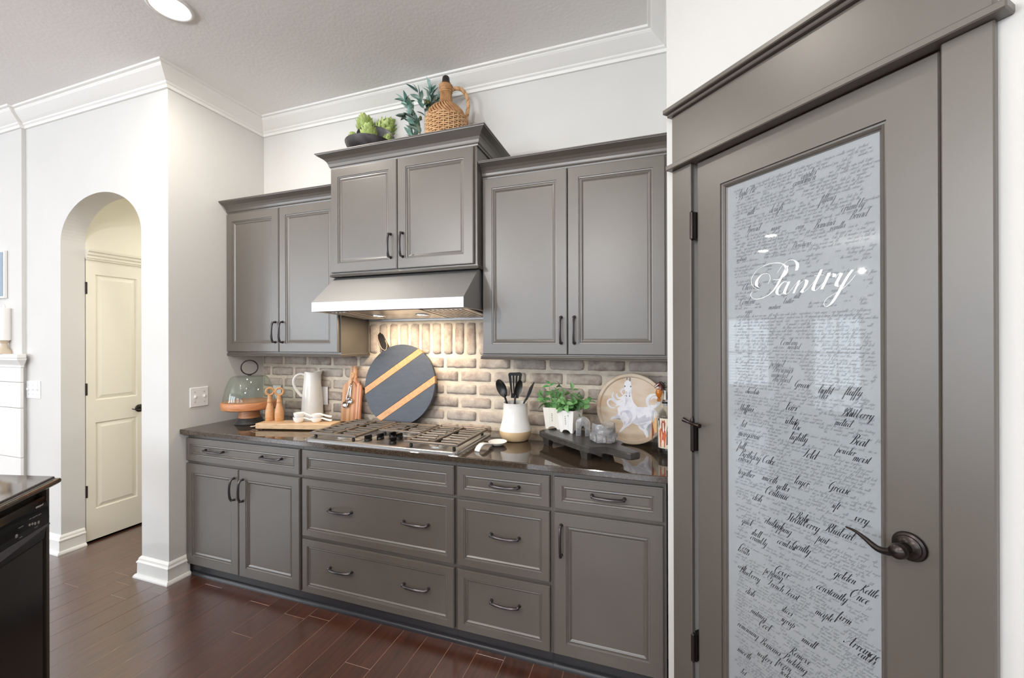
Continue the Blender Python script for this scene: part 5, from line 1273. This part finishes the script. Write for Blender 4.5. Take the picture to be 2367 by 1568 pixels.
def artichoke(label, p, r, axis, seed):
    t = thing('artichoke', label, 'artichoke', tuple(p), 'artichokes in the black bowl')
    ax_ = Vector(axis).normalized(); q = ax_.to_track_quat('Z', 'Y').to_matrix().to_4x4()
    bm = lathe(nb(), [(0, -0.9), (0.5, -0.8), (0.85, -0.4), (0.9, 0.0), (0.72, 0.5), (0.4, 0.85), (0, 1.0)], n=16, M=Matrix.Translation(p) @ q @ Matrix.Diagonal((r * 0.88, r * 0.88, r * 0.95, 1)))
    obj('heart', bm, M_art, t, smooth=True)
    rr = random.Random(seed)
    for lay, (cnt, el, rad, up_) in enumerate(((10, -0.50, 0.86, 1.5), (10, -0.12, 0.90, 1.9), (9, 0.25, 0.80, 2.4), (7, 0.60, 0.58, 3.0), (4, 0.85, 0.26, 6.0))):
        for i in range(cnt):
            a = 2 * PI * (i + 0.5 * (lay % 2)) / cnt + rr.uniform(-0.1, 0.1)
            loc = Vector((rad * math.cos(a), rad * math.sin(a), el - 0.35)) * r
            d = Vector((math.cos(a), math.sin(a), up_))
            pos = Vector(p) + q.to_3x3() @ loc; dd = q.to_3x3() @ d; nrm_ = q.to_3x3() @ Vector((math.cos(a), math.sin(a), 0))
            y = dd.normalized(); x = y.cross(nrm_).normalized(); z = x.cross(y)
            o = bpy.data.objects.new('bract', BRm); COL.objects.link(o); o.parent = t; o.location = pos - org(t)
            o.rotation_euler = Matrix((x, y, z)).transposed().to_euler(); o.scale = (r / 0.045 * rr.uniform(0.9, 1.1),) * 3
artichoke('green artichoke behind the tilted black bowl, left of two at the back', seen(0.026, 2.815, 1.095), 0.056, (-0.1, -0.25, 1), 1)
artichoke('large green artichoke behind the tilted black bowl, right of two at the back', seen(0.152, 2.815, 1.085), 0.062, R_ * 0.55 + N_ * 0.4 + Vector((0, 0, 0.8)), 2)
artichoke('green artichoke lying standing in the front black bowl at its middle', seen(0.046, 2.768, 0.985), 0.047, N_ * 0.25 + Vector((0, 0, 1)), 3)
artichoke('small green artichoke at the left rim of the black bowl', seen(-0.042, 2.722, 0.99), 0.030, R_ * -0.6 + Vector((0, 0, 1)), 4)
artichoke('small green artichoke at the right rim of the black bowl', seen(0.158, 2.748, 0.985), 0.026, R_ * 0.4 + N_ * 0.3 + Vector((0, 0, 1)), 5)

# wicker demijohn
jx, jy = 1.668, -0.170
M_wick = mat('wicker', (198, 154, 108), 0.6); noisy(M_wick, (160, 114, 74), 30, lo=0.35, hi=0.7)
M_wick2 = mat('wicker_light', (216, 178, 134), 0.6); noisy(M_wick2, (200, 158, 114), 12)
t = thing('wicker_jug', 'tall wicker covered jug with a twisted side handle on the raised cabinet', 'jug', (jx, jy, TZ))
JB = [(0.0, 0.0), (0.105, 0.0), (0.113, 0.02), (0.1185, 0.10), (0.121, 0.17), (0.119, 0.205), (0.106, 0.240), (0.078, 0.272), (0.050, 0.293), (0.036, 0.312), (0.0325, 0.345), (0.031, 0.405), (0.030, 0.43), (0, 0.43)]
def jr(z):
    for (r0, z0), (r1, z1) in zip(JB[1:], JB[2:]):
        if z0 <= z <= z1: return r0 + (r1 - r0) * (z - z0) / max(1e-6, z1 - z0)
    return 0.03
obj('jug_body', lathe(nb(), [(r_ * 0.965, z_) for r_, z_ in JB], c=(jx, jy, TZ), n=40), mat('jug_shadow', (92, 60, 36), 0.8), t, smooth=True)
bm = nb(); z_ = 0.008; row = 0; ns = 26
while z_ < 0.212:
    k = ns * 4
    tube(bm, [(jx + (jr(z_) + 0.0034 * math.cos(PI * i / 4 + PI * row)) * math.cos(2 * PI * i / k), jy + (jr(z_) + 0.0034 * math.cos(PI * i / 4 + PI * row)) * math.sin(2 * PI * i / k), TZ + z_) for i in range(k)], 0.0054, 6, closed=True)
    z_ += 0.0128; row += 1
obj('wicker_weave', bm, M_wick2, t, smooth=True, kind='stuff')
bm = nb()
for i in range(ns // 2 * 2):
    a = 2 * PI * (i + 0.0) / ns
    tube(bm, [(jx + (jr(z) + 0.0022) * math.cos(a), jy + (jr(z) + 0.0022) * math.sin(a), TZ + z) for z in (0.002, 0.05, 0.10, 0.15, 0.19, 0.21)], 0.0036, 5)
obj('wicker_stake', bm, M_wick2, t, smooth=True, kind='stuff')
bm = nb()
for i in range(34):
    a = 2 * PI * i / 34
    tube(bm, [(jx + (jr(z) + 0.001) * math.cos(a + tw), jy + (jr(z) + 0.001) * math.sin(a + tw), TZ + z) for z, tw in ((0.200, 0.55), (0.222, 0.36), (0.245, 0.2), (0.272, 0.08), (0.293, 0.02), (0.312, 0), (0.345, 0), (0.39, 0))], [0.007, 0.0072, 0.007, 0.006, 0.0045, 0.0036, 0.0032, 0.003], 5)
obj('wicker_shoulder', bm, M_wick, t, smooth=True, kind='stuff')
bm = nb()
for i in range(6):
    tube(bm, [(jx + (0.0345 + 0.002 * (i % 2)) * math.cos(a), jy + (0.0345 + 0.002 * (i % 2)) * math.sin(a), TZ + 0.376 + i * 0.0075 + 0.003 * math.sin(a + i)) for a in [2 * PI * k / 24 for k in range(24)]], 0.0052, 6, closed=True)
obj('neck_wrap', bm, M_wick, t, smooth=True)
R_, N_ = facing(jx, jy)
hp = cat([(0.034, 0.392), (0.062, 0.405), (0.092, 0.402), (0.116, 0.380), (0.131, 0.345), (0.135, 0.305), (0.130, 0.265), (0.122, 0.225), (0.116, 0.195)], 8)
for s in range(3):
    pts = []
    for i, (u, z) in enumerate(hp):
        tg = (hp[min(i + 1, len(hp) - 1)] - hp[max(i - 1, 0)]).normalized(); a = i * 0.62 + s * 2 * PI / 3
        nrm_ = Vector((-tg.y, tg.x)); q = Vector((u, z)) + nrm_ * 0.0058 * math.cos(a)
        pts.append(Vector((jx, jy, TZ + q.y)) + R_ * q.x + N_ * 0.0058 * math.sin(a))
    obj('handle_strand', tube(nb(), pts, 0.0066, 7), M_wick2 if s else M_wick, t, smooth=True)
bm = lathe(nb(), [(0.0, 0), (0.014, 0.0), (0.018, 0.012), (0.0175, 0.03), (0.010, 0.036), (0, 0.036)], n=14, M=Matrix.Translation(Vector((jx, jy, TZ + 0.185)) + R_ * 0.118)); obj('handle_knot', bm, M_wick, t, smooth=True)
obj('stopper', lathe(nb(), [(0, 0.431), (0.0235, 0.431), (0.0225, 0.452), (0.0205, 0.466), (0.015, 0.472), (0, 0.473)], c=(jx, jy, TZ), n=24), mat('dark_stopper', (46, 42, 40), 0.35), t, smooth='auto')

# olive branches
ox, oy = 1.50, -0.15
M_ol = mat('olive_leaf', (84, 126, 116), 0.45); noisy(M_ol, (164, 188, 178), 14, lo=0.4, hi=0.66, rnd=0.35)
M_os = mat('olive_stem', (150, 150, 132), 0.6); M_of = mat('olive_fruit', (84, 92, 46), 0.3)
OL = [leaf_mesh('leaf', 0.066, 0.025, M_ol, 0.10, 0.3, 0.8), leaf_mesh('leaf', 0.060, 0.022, M_ol, 0.30, 0.4, 0.8), leaf_mesh('leaf', 0.055, 0.025, M_ol, -0.1, 0.2, 0.8)]
t = thing('olive_branch', 'artificial olive branches with three olives standing between bowl and jug', 'plant', (ox, oy, TZ))
R_, N_ = facing(ox, oy)
def op(u, z, d=0.0): return Vector((ox, oy, 0)) + R_ * u + N_ * d + Vector((0, 0, z))
ro_ = random.Random(21)
branches = [[(0.012, TZ), (0.010, 2.80, 0), (0.008, 2.90, 0.01), (-0.012, 2.965, 0.01), (-0.034, 3.015, 0.01)],
            [(0.010, 2.80, 0), (0.026, 2.90, -0.01), (0.044, 2.97, -0.01), (0.044, 3.06, -0.01)],
            [(0.008, TZ), (-0.020, 2.73, 0.03), (-0.050, 2.83, 0.03), (-0.075, 2.90, 0.03), (-0.112, 2.94, 0.03)],
            [(-0.045, 2.82, 0.03), (-0.080, 2.845, 0.03), (-0.110, 2.85, 0.03)],
            [(0.012, 2.84, 0), (0.045, 2.865, 0.0), (0.075, 2.875, -0.02)],
            [(0.044, 2.98, -0.01), (0.07, 2.985, -0.01), (0.095, 2.99, -0.01)],
            [(0.006, TZ), (-0.04, 2.68, 0.02), (-0.065, 2.755, 0.02)],
            [(0.010, 2.70, 0.0), (-0.025, 2.765, 0.03), (-0.058, 2.80, 0.04)], [(0.044, 2.96, -0.01), (0.085, 3.005, 0.0), (0.120, 3.01, 0.01)], [(0.010, 2.68, 0.0), (0.045, 2.735, 0.02), (0.072, 2.765, 0.02)]]
tips = []
for k, br_ in enumerate(branches):
    P_ = cat([op(*b) for b in br_], 6)
    obj('stem', tube(nb(), P_, [0.0032 - 0.0022 * i / (len(P_) - 1) for i in range(len(P_))], 6), M_os, t, smooth=True)
    nl = {0: 9, 1: 26, 2: 26, 3: 14, 4: 4, 5: 10, 6: 16, 7: 14, 8: 10, 9: 9}[k]
    for i in range(nl):
        s = 1 - 0.62 * i / nl; q = P_[min(len(P_) - 1, int(s * (len(P_) - 1)))]
        tg = (P_[-1] - P_[-4]).normalized(); sd = 1 if i % 2 else -1
        d = tg * ro_.uniform(0.5, 1.0) + R_ * sd * ro_.uniform(0.3, 0.8) + N_ * ro_.uniform(-0.5, 0.6) + Vector((0, 0, ro_.uniform(-0.25, 0.35)))
        place_leaf(ro_.choice(OL), t, q, d, ro_.uniform(0.85, 1.25), ro_.uniform(-1.2, 1.2))
    place_leaf(OL[0], t, P_[-1], P_[-1] - P_[-4], 1.0, ro_.uniform(-1, 1))
for u, z, sc in ((0.014, 2.962, 1.0), (0.030, 2.960, 0.9), (0.036, 2.922, 1.05), (-0.018, 2.858, 0.8)):
    c_ = op(u, z, 0.012)
    obj('olive', lathe(nb(), [(0, -0.015), (0.008, -0.012), (0.0115, 0), (0.008, 0.012), (0, 0.015)], n=14, M=Matrix.Translation(c_) @ Matrix.Scale(sc, 4)), M_of, t, smooth=True)

# ------------------------------------------------------------------ script lettering on the pantry pane
# single-stroke copperplate alphabet: x-height 1, points before slant; thick on the way down, hairline on the way up
OV = [(0.74, 0.82), (0.5, 1.0), (0.16, 0.74), (0.10, 0.28), (0.30, 0.0), (0.58, 0.2), (0.76, 0.8)]
DN = [(0.78, 1.0), (0.74, 0.25), (0.88, 0.0), (1.08, 0.3)]
LP = [(0.0, 0.3), (0.34, 1.3), (0.42, 1.95), (0.27, 2.05), (0.18, 1.6)]
G = {
 'a': ([OV, DN], 1.0), 'b': ([LP + [(0.18, 0.3), (0.38, 0.0), (0.66, 0.25), (0.62, 0.85), (0.9, 0.8)]], 0.85),
 'c': ([[(0.66, 0.8), (0.5, 1.0), (0.2, 0.75), (0.12, 0.25), (0.36, 0.0), (0.75, 0.32)]], 0.7),
 'd': ([OV, [(0.82, 2.05), (0.74, 0.25), (0.88, 0.0), (1.08, 0.3)]], 1.0),
 'e': ([[(0.0, 0.3), (0.4, 0.55), (0.54, 0.9), (0.36, 1.0), (0.14, 0.6), (0.2, 0.1), (0.4, 0.0), (0.72, 0.32)]], 0.66),
 'f': ([[(0.0, 0.3), (0.36, 1.3), (0.46, 1.95), (0.32, 2.05), (0.22, 1.5), (0.18, -0.8), (0.3, -1.0), (0.36, -0.5), (0.24, 0.02), (0.6, 0.32)]], 0.55),
 'g': ([OV, [(0.78, 1.0), (0.70, -0.6), (0.46, -1.0), (0.28, -0.75), (0.6, -0.2), (1.08, 0.3)]], 1.0),
 'h': ([LP + [(0.16, 0.0)], [(0.18, 0.4), (0.5, 0.95), (0.7, 0.82), (0.66, 0.2), (0.82, 0.0), (1.02, 0.3)]], 0.95),
 'i': ([[(0.0, 0.3), (0.22, 0.95)], [(0.22, 1.0), (0.18, 0.22), (0.34, 0.0), (0.55, 0.3)], [(0.25, 1.45), (0.24, 1.35)]], 0.5),
 'k': ([LP + [(0.16, 0.0)], [(0.18, 0.4), (0.5, 0.95), (0.62, 0.75), (0.3, 0.5), (0.58, 0.08), (0.72, 0.0), (0.95, 0.3)]], 0.88),
 'l': ([LP + [(0.18, 0.22), (0.34, 0.0), (0.55, 0.3)]], 0.5),
 'm': ([[(0.0, 0.5), (0.2, 0.98)], [(0.22, 1.0), (0.18, 0.0)], [(0.2, 0.4), (0.48, 0.95), (0.62, 0.82), (0.58, 0.0)], [(0.6, 0.4), (0.88, 0.95), (1.04, 0.82), (1.0, 0.2), (1.16, 0.0), (1.36, 0.3)]], 1.3),
 'n': ([[(0.0, 0.5), (0.2, 0.98)], [(0.22, 1.0), (0.18, 0.0)], [(0.2, 0.4), (0.5, 0.95), (0.68, 0.82), (0.64, 0.2), (0.8, 0.0), (1.0, 0.3)]], 0.93),
 'o': ([[(0.6, 0.95), (0.4, 1.0), (0.12, 0.6), (0.16, 0.1), (0.36, 0.0), (0.62, 0.4), (0.55, 0.95), (0.95, 0.8)]], 0.82),
 'p': ([[(0.0, 0.5), (0.22, 1.2)], [(0.24, 1.4), (0.16, -1.0)], [(0.2, 0.4), (0.5, 0.98), (0.72, 0.7), (0.6, 0.1), (0.4, 0.0), (0.95, 0.3)]], 0.88),
 'q': ([OV, [(0.78, 1.0), (0.70, -1.0), (1.08, 0.3)]], 1.0),
 'r': ([[(0.0, 0.4), (0.2, 1.0), (0.28, 0.9)], [(0.3, 0.95), (0.22, 0.0)], [(0.26, 0.45), (0.5, 0.95), (0.66, 0.8), (0.72, 0.7)]], 0.72),
 's': ([[(0.0, 0.25), (0.36, 1.05), (0.44, 0.6), (0.42, 0.15), (0.2, 0.0), (0.1, 0.15), (0.65, 0.32)]], 0.62),
 't': ([[(0.0, 0.3), (0.26, 1.2)], [(0.28, 1.6), (0.2, 0.22), (0.36, 0.0), (0.56, 0.3)], [(0.06, 1.05), (0.52, 1.08)]], 0.5),
 'u': ([[(0.0, 0.4), (0.2, 1.0)], [(0.22, 1.0), (0.18, 0.25), (0.34, 0.0), (0.6, 0.4), (0.72, 1.0)], [(0.74, 1.0), (0.68, 0.22), (0.84, 0.0), (1.02, 0.3)]], 0.97),
 'v': ([[(0.0, 0.6), (0.18, 1.0), (0.26, 0.3), (0.38, 0.0), (0.64, 0.5), (0.6, 1.0), (0.9, 0.85)]], 0.78),
 'w': ([[(0.0, 0.6), (0.18, 1.0), (0.22, 0.3), (0.36, 0.0), (0.6, 0.5), (0.66, 0.95)], [(0.68, 1.0), (0.66, 0.25), (0.8, 0.0), (1.06, 0.5), (1.02, 1.0), (1.3, 0.85)]], 1.18),
 'x': ([[(0.0, 0.7), (0.2, 1.0), (0.4, 0.1), (0.7, 0.3)], [(0.66, 0.95), (0.1, 0.0)]], 0.7),
 'y': ([[(0.0, 0.5), (0.2, 1.0)], [(0.22, 1.0), (0.18, 0.25), (0.34, 0.0), (0.6, 0.4), (0.72, 1.0)], [(0.74, 1.0), (0.62, -0.6), (0.4, -1.0), (0.24, -0.75), (0.55, -0.2), (1.02, 0.3)]], 0.97),
 'z': ([[(0.0, 0.8), (0.4, 1.0), (0.1, 0.0), (0.35, -0.3), (0.2, -0.9), (0.7, 0.3)]], 0.68),
 '.': ([[(0.1, 0.1), (0.1, 0.0)]], 0.35), ' ': ([], 0.6), '1': ([[(0.1, 1.3), (0.3, 1.7)], [(0.32, 1.7), (0.28, 0.0)]], 0.6),
 '2': ([[(0.05, 1.3), (0.3, 1.7), (0.55, 1.3), (0.05, 0.0), (0.6, 0.05)]], 0.75), '3': ([[(0.1, 1.5), (0.35, 1.7), (0.5, 1.3), (0.25, 0.9), (0.55, 0.5), (0.3, 0.0), (0.05, 0.2)]], 0.7),
 '0': ([[(0.4, 1.7), (0.08, 1.0), (0.2, 0.05), (0.5, 0.3), (0.6, 1.2), (0.4, 1.7)]], 0.75), '5': ([[(0.55, 1.7), (0.2, 1.65), (0.15, 1.0), (0.5, 0.8), (0.45, 0.1), (0.05, 0.15)]], 0.7),
}
SW = [(-0.1, 1.5), (0.05, 2.0), (0.5, 2.1)]          # entry flourish of the capitals
CAPS = {
 'A': ([[(-0.3, 0.35), (-0.1, 0.0), (0.4, 0.7), (1.05, 2.15)], [(1.08, 2.15), (1.0, 0.3), (1.15, 0.0), (1.4, 0.3)], [(0.35, 0.75), (1.05, 0.8)]], 1.4),
 'B': ([[(0.62, 2.0), (0.45, 0.5), (0.2, 0.0), (-0.1, 0.2)], [(0.1, 1.4), (0.3, 2.05), (0.9, 2.15), (1.15, 1.75), (0.9, 1.2), (0.6, 1.1)], [(0.6, 1.1), (1.05, 1.0), (1.15, 0.5), (0.85, 0.05), (0.45, 0.1)]], 1.3),
 'C': ([[(1.0, 1.7), (0.9, 2.1), (0.45, 1.9), (0.1, 1.1), (0.2, 0.2), (0.55, 0.0), (1.1, 0.5)], [(0.7, 1.6), (0.6, 1.9), (0.85, 2.12)]], 1.15),
 'D': ([[(0.62, 2.0), (0.45, 0.5), (0.25, 0.05), (0.0, 0.2)], [(0.1, 1.5), (0.35, 2.1), (1.0, 2.0), (1.35, 1.2), (1.1, 0.3), (0.6, 0.0), (0.25, 0.1)]], 1.5),
 'F': ([[(0.75, 1.95), (0.55, 0.5), (0.25, 0.0), (-0.05, 0.15)], [(0.0, 1.7), (0.25, 2.1), (0.8, 2.0), (1.3, 2.2)], [(0.4, 1.1), (0.95, 1.15)]], 1.05),
 'G': ([[(1.0, 1.7), (0.9, 2.1), (0.45, 1.9), (0.1, 1.1), (0.2, 0.3), (0.55, 0.15), (0.95, 0.9)], [(0.98, 1.0), (0.9, -0.2), (0.6, -0.6), (0.3, -0.4)]], 1.2),
 'K': ([[(0.62, 2.0), (0.45, 0.5), (0.2, 0.0)], [(0.1, 1.6), (0.35, 2.1)], [(1.2, 2.1), (0.9, 1.6), (0.5, 1.05)], [(0.55, 1.1), (0.95, 0.3), (1.1, 0.0), (1.35, 0.3)]], 1.3),
 'M': ([[(-0.2, 0.2), (0.0, 0.0), (0.4, 1.0), (0.6, 2.1)], [(0.62, 2.1), (0.65, 0.05)], [(0.68, 0.1), (1.3, 2.1)], [(1.32, 2.1), (1.3, 0.25), (1.45, 0.0), (1.65, 0.3)]], 1.65),
 'O': ([[(0.8, 2.1), (0.3, 1.7), (0.1, 0.9), (0.35, 0.05), (0.8, 0.2), (1.15, 1.1), (1.0, 1.9), (0.7, 2.1), (0.5, 1.7)]], 1.4),
 'P': ([[(0.62, 2.0), (0.45, 0.5), (0.2, 0.0), (-0.1, 0.2)], [(0.1, 1.3), (0.3, 2.05), (0.9, 2.15), (1.15, 1.7), (0.9, 1.1), (0.55, 1.05)]], 1.2),
 'R': ([[(0.62, 2.0), (0.45, 0.5), (0.2, 0.0), (-0.1, 0.2)], [(0.1, 1.3), (0.3, 2.05), (0.9, 2.15), (1.15, 1.7), (0.9, 1.1), (0.55, 1.05)], [(0.7, 1.05), (1.0, 0.25), (1.15, 0.0), (1.4, 0.35)]], 1.35),
 'S': ([[(0.0, 0.3), (0.6, 1.2), (0.95, 1.9), (0.8, 2.12), (0.55, 1.8), (0.7, 1.0), (0.65, 0.3), (0.3, 0.0), (0.0, 0.2)]], 1.05),
 'T': ([[(0.75, 1.95), (0.55, 0.5), (0.25, 0.0), (-0.05, 0.15)], [(0.0, 1.7), (0.25, 2.1), (0.8, 2.0), (1.3, 2.2)]], 0.95),
 'U': ([[(0.0, 1.7), (0.25, 2.1), (0.3, 1.0), (0.35, 0.2), (0.6, 0.0), (0.95, 0.8), (1.1, 2.1)], [(1.12, 2.1), (1.0, 0.2), (1.15, 0.0), (1.35, 0.3)]], 1.35),
}
G.update(CAPS)
def ribbon(bm, pts, wmin, wmax, d, mapf, n):
    """Pen stroke whose width follows its direction, laid on the pane at depth d."""
    P = cat(pts, n) if len(pts) > 2 else [Vector(pts[0]), Vector(pts[-1])]
    prev = None
    for i, p in enumerate(P):
        t = P[min(i + 1, len(P) - 1)] - P[max(i - 1, 0)]
        if t.length < 1e-9: continue
        t = t.normalized(); w = (wmin + (wmax - wmin) * max(0.0, -t.y) ** 1.6)
        if i in (0, len(P) - 1): w *= 0.75
        a, b = mapf(p.x - t.y * w * 0 - w / 2, p.y), None
        nx, ny = (1.0, 0.0) if abs(t.y) > 0.35 else (-t.y, t.x)
        A = bm.verts.new(MP @ Vector((*mapf(p.x - nx * w / 2, p.y - ny * w / 2), d))); B = bm.verts.new(MP @ Vector((*mapf(p.x + nx * w / 2, p.y + ny * w / 2), d)))
        if prev: bm.faces.new((prev[0], prev[1], B, A))
        prev = (A, B)
def write(bm, text, t0, z0, s, wmin, wmax, d, n=3, slant=0.62, condense=0.8):
    x = 0.0
    for ch in text:
        st, adv = G.get(ch, G[' '])
        for q in st:
            ribbon(bm, q, wmin, wmax, d, lambda u, v, x=x: (t0 + (x + u + slant * v) * s * condense, z0 + v * s), n)
        x += adv
    return t0 + x * s * condense
WORDS = [('Apple Pie.',0.209,1.966,1.00), ('apples',0.418,1.956,1.00), ('cinnamon',0.394,1.943,1.00), ('filling',0.469,1.869,1.00), ('crumbly',0.523,1.830,1.00), ('milk',0.246,1.895,0.90), ('dough',0.321,1.882,1.00), ('Spread',0.242,1.836,1.00), ('sugar',0.326,1.824,0.80), ('oven',0.403,1.810,0.80), ('Banana',0.452,1.799,1.00), ('Bread',0.541,1.803,1.00), ('vanilla',0.495,1.785,0.80), ('Directions',0.391,1.755,0.80), ('walnuts',0.207,1.746,0.70), ('Chocolate',0.227,1.645,1.00), ('Combine',0.217,1.597,1.00), ('butter',0.365,1.589,0.80), ('still',0.395,1.602,0.80), ('eggs',0.238,1.566,0.80), ('mixture',0.318,1.574,0.80), ('Combine',0.355,1.460,0.90), ('needed',0.377,1.448,0.80), ('popped',0.323,1.392,0.90), ('Brownies',0.331,1.374,1.00), ('unpeeled',0.326,1.358,0.90), ('chopped',0.331,1.344,1.00), ('Grease',0.397,1.333,1.00), ('chocolate',0.238,1.296,0.80), ('light',0.463,1.322,1.15), ('fluffy',0.529,1.325,1.10), ('Mix',0.460,1.308,1.10), ('Muffins.',0.213,1.236,1.00), ('bars',0.371,1.260,1.10), ('eggs',0.529,1.278,1.00), ('Blueberry',0.522,1.267,1.10), ('melted',0.505,1.238,0.95), ('white',0.368,1.217,1.15), ('Set',0.216,1.179,1.10), ('Use',0.390,1.203,1.00), ('margarine',0.210,1.147,1.10), ('lightly',0.382,1.171,1.15), ('Beat',0.541,1.193,1.25), ('powder',0.509,1.162,0.95), ('full',0.209,1.103,1.10), ('Fold',0.419,1.127,1.25), ('moist',0.548,1.149,1.10), ('Birthday Cake',0.214,1.077,1.20), ('extract',0.211,1.061,1.05), ('together',0.210,1.015,1.10), ('smooth',0.293,1.020,1.10), ('layer',0.396,1.040,1.15), ('Grease',0.488,1.052,1.20), ('yolks',0.341,1.007,1.10), ('Continue',0.304,0.979,1.25), ('sift',0.496,1.003,0.95), ('dish',0.262,0.944,1.10), ('Bake',0.397,0.933,1.15), ('very',0.551,0.988,1.15), ('Strawberry',0.370,0.919,1.25), ('Rhubarb',0.479,0.930,1.20), ('rhubarb',0.302,0.882,1.10), ('Topping',0.327,0.877,1.10), ('quick',0.223,0.852,1.00), ('shell',0.256,0.825,1.10), ('pint',0.458,0.893,1.10), ('crumbly',0.253,0.808,1.05), ('combine',0.343,0.834,1.10), ('Gently',0.388,0.842,1.20), ('Corn',0.215,0.760,1.00), ('kernels',0.208,0.748,0.90), ('Cover',0.334,0.739,1.20), ('popping',0.301,0.721,1.10), ('cool',0.208,0.690,0.95), ('Blueberry',0.213,0.679,1.10), ('golden',0.502,0.814,1.15), ('Kettle',0.562,0.804,1.10), ('constantly',0.456,0.753,1.15), ('Once',0.539,0.776,1.30), ('French Toast',0.311,0.687,1.10), ('dish',0.236,0.619,1.10), ('slices',0.355,0.628,1.00), ('maple',0.453,0.678,1.15), ('firm',0.509,0.698,1.20), ('nutmeg',0.254,0.563,1.10), ('syrup',0.353,0.596,1.10), ('Cool',0.282,0.537,1.20), ('remaining',0.205,0.488,1.10), ('small',0.413,0.572,1.15), ('Arrange',0.529,0.642,1.30), ('cubes',0.558,0.627,1.10), ('Remove',0.378,0.513,1.20), ('Banana Pudding',0.285,0.481,1.20), ('smooth',0.203,0.401,1.10), ('wafers',0.276,0.435,1.10), ('frozen',0.340,0.453,1.10), ('Set',0.214,0.333,1.00), ('soda',0.351,0.430,1.00)]
DG = -0.0153
for low, m_, nm in ((True, M_ink, 'bold_recipe_lettering'), (False, M_inkmid, 'glare_recipe_lettering')):  # upper words take the paler ink with the glare in its colour
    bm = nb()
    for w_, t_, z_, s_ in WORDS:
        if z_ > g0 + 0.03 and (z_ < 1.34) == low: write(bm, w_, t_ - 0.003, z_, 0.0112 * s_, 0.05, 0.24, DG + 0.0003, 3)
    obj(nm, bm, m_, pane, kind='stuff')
FILL = ('ingredients 2 cups sugar 1 cup vegetable oil 1 tablespoon milk 1 cup white sugar 3 eggs 1 teaspoon vanilla extract . preheat oven to 350 degrees '
        'in a large bowl mix together flour and salt . combine the butter and sugar until smooth . add the eggs one at a time beating after each . stir in the flour '
        'and then the milk . pour batter into the prepared pan . bake for 30 minutes or until the center comes clean . cool on a rack before cutting . makes 12 servings . '
        'sift the baking powder into the flour and add a little at a time . fold in blueberries . the batter will look lumpy . do not over mix . fill muffin cups with batter .').split()
rw = random.Random(4)
bm = nb(); z_ = 1.988; k = 0
while z_ > 0.27:
    t_ = 0.190 + rw.uniform(0, 0.02); end = 0.605 - rw.uniform(0.0, 0.03)
    while t_ < end:
        w_ = FILL[k % len(FILL)]; k += 1
        L = sum(G.get(c, G[' '])[1] for c in w_) * 0.0044 * 0.92
        if t_ + L > end + 0.008: break
        u = t_ + L / 2
        near = any(abs(u - (bt + 0.035)) < 0.055 and -0.004 < z_ - bz < 0.010 for _, bt, bz, _s in WORDS) or (0.25 < u < 0.57 and 1.565 < z_ < 1.725 and rw.random() < 0.6)
        if not near and rw.random() > 0.10:
            write(bm, w_, t_, z_, 0.0044, 0.07, 0.24, DG + 0.0002, 2, condense=0.92)
        t_ += L + 0.0035
    z_ -= 0.01035
    if rw.random() < 0.06: z_ -= 0.008
obj('fine_recipe_lettering', bm, M_inkgrey, pane, kind='stuff')
PAN = [
 [(.3758, 1.7046), (.3732, 1.6973), (.3554, 1.6666), (.3371, 1.6378), (.3157, 1.62), (.2908, 1.6117), (.2681, 1.6127), (.2564, 1.6258), (.2623, 1.6352)],
 [(.3158, 1.656), (.3229, 1.6736), (.3159, 1.6889), (.2967, 1.6895), (.2797, 1.674), (.2768, 1.6565), (.2853, 1.6479)],
 [(.2853, 1.6392), (.2653, 1.654), (.2584, 1.6714), (.2654, 1.6907), (.2855, 1.7095), (.316, 1.7196), (.3452, 1.7189), (.3657, 1.7103), (.3742, 1.6936), (.3682, 1.6762), (.3502, 1.6663), (.3319, 1.6672)],
 [(.3451, 1.6862), (.3607, 1.707), (.3783, 1.7194), (.3931, 1.7198), (.4041, 1.7099), (.406, 1.6972), (.4031, 1.6862)],
 [(.3796, 1.6533), (.3656, 1.6561), (.3512, 1.6439), (.3439, 1.6292), (.3475, 1.6185), (.3578, 1.619), (.3705, 1.634), (.3796, 1.6533)],
 [(.3816, 1.6556), (.368, 1.6266), (.3705, 1.6177), (.3795, 1.6204), (.3952, 1.6388)], [(.3952, 1.6388), (.4087, 1.6546)], [(.412, 1.6551), (.3942, 1.6178)],
 [(.3976, 1.625), (.412, 1.6442), (.4261, 1.6543), (.4321, 1.6505), (.4283, 1.6364), (.419, 1.6227), (.4213, 1.6175), (.4375, 1.629)],
 [(.4375, 1.629), (.4697, 1.668)], [(.4723, 1.6785), (.451, 1.6322), (.4519, 1.6201), (.4608, 1.623), (.4739, 1.6366)], [(.4534, 1.6631), (.4774, 1.6626)],
 [(.4739, 1.6366), (.485, 1.6517), (.4868, 1.6631), (.491, 1.6634), (.4721, 1.6217)], [(.4773, 1.6334), (.488, 1.6513), (.4985, 1.6623), (.5047, 1.6605), (.5034, 1.6524)],
 [(.5067, 1.6487), (.5149, 1.66), (.5209, 1.6582), (.5099, 1.6345), (.512, 1.6251), (.5208, 1.6281), (.5328, 1.6429)],
 [(.5484, 1.6667), (.5328, 1.6429), (.5127, 1.6044), (.4962, 1.5782), (.4835, 1.5712), (.478, 1.5787), (.4836, 1.5918), (.4983, 1.6021), (.5228, 1.6161), (.5425, 1.6349), (.5548, 1.6511)]]
bm = nb()
for q in PAN: ribbon(bm, q, 0.0016, 0.0098, DG + 0.0006, lambda u, v: (u, v), 6)
obj('pantry_lettering', bm, M_inkwhite, pane, kind='stuff')
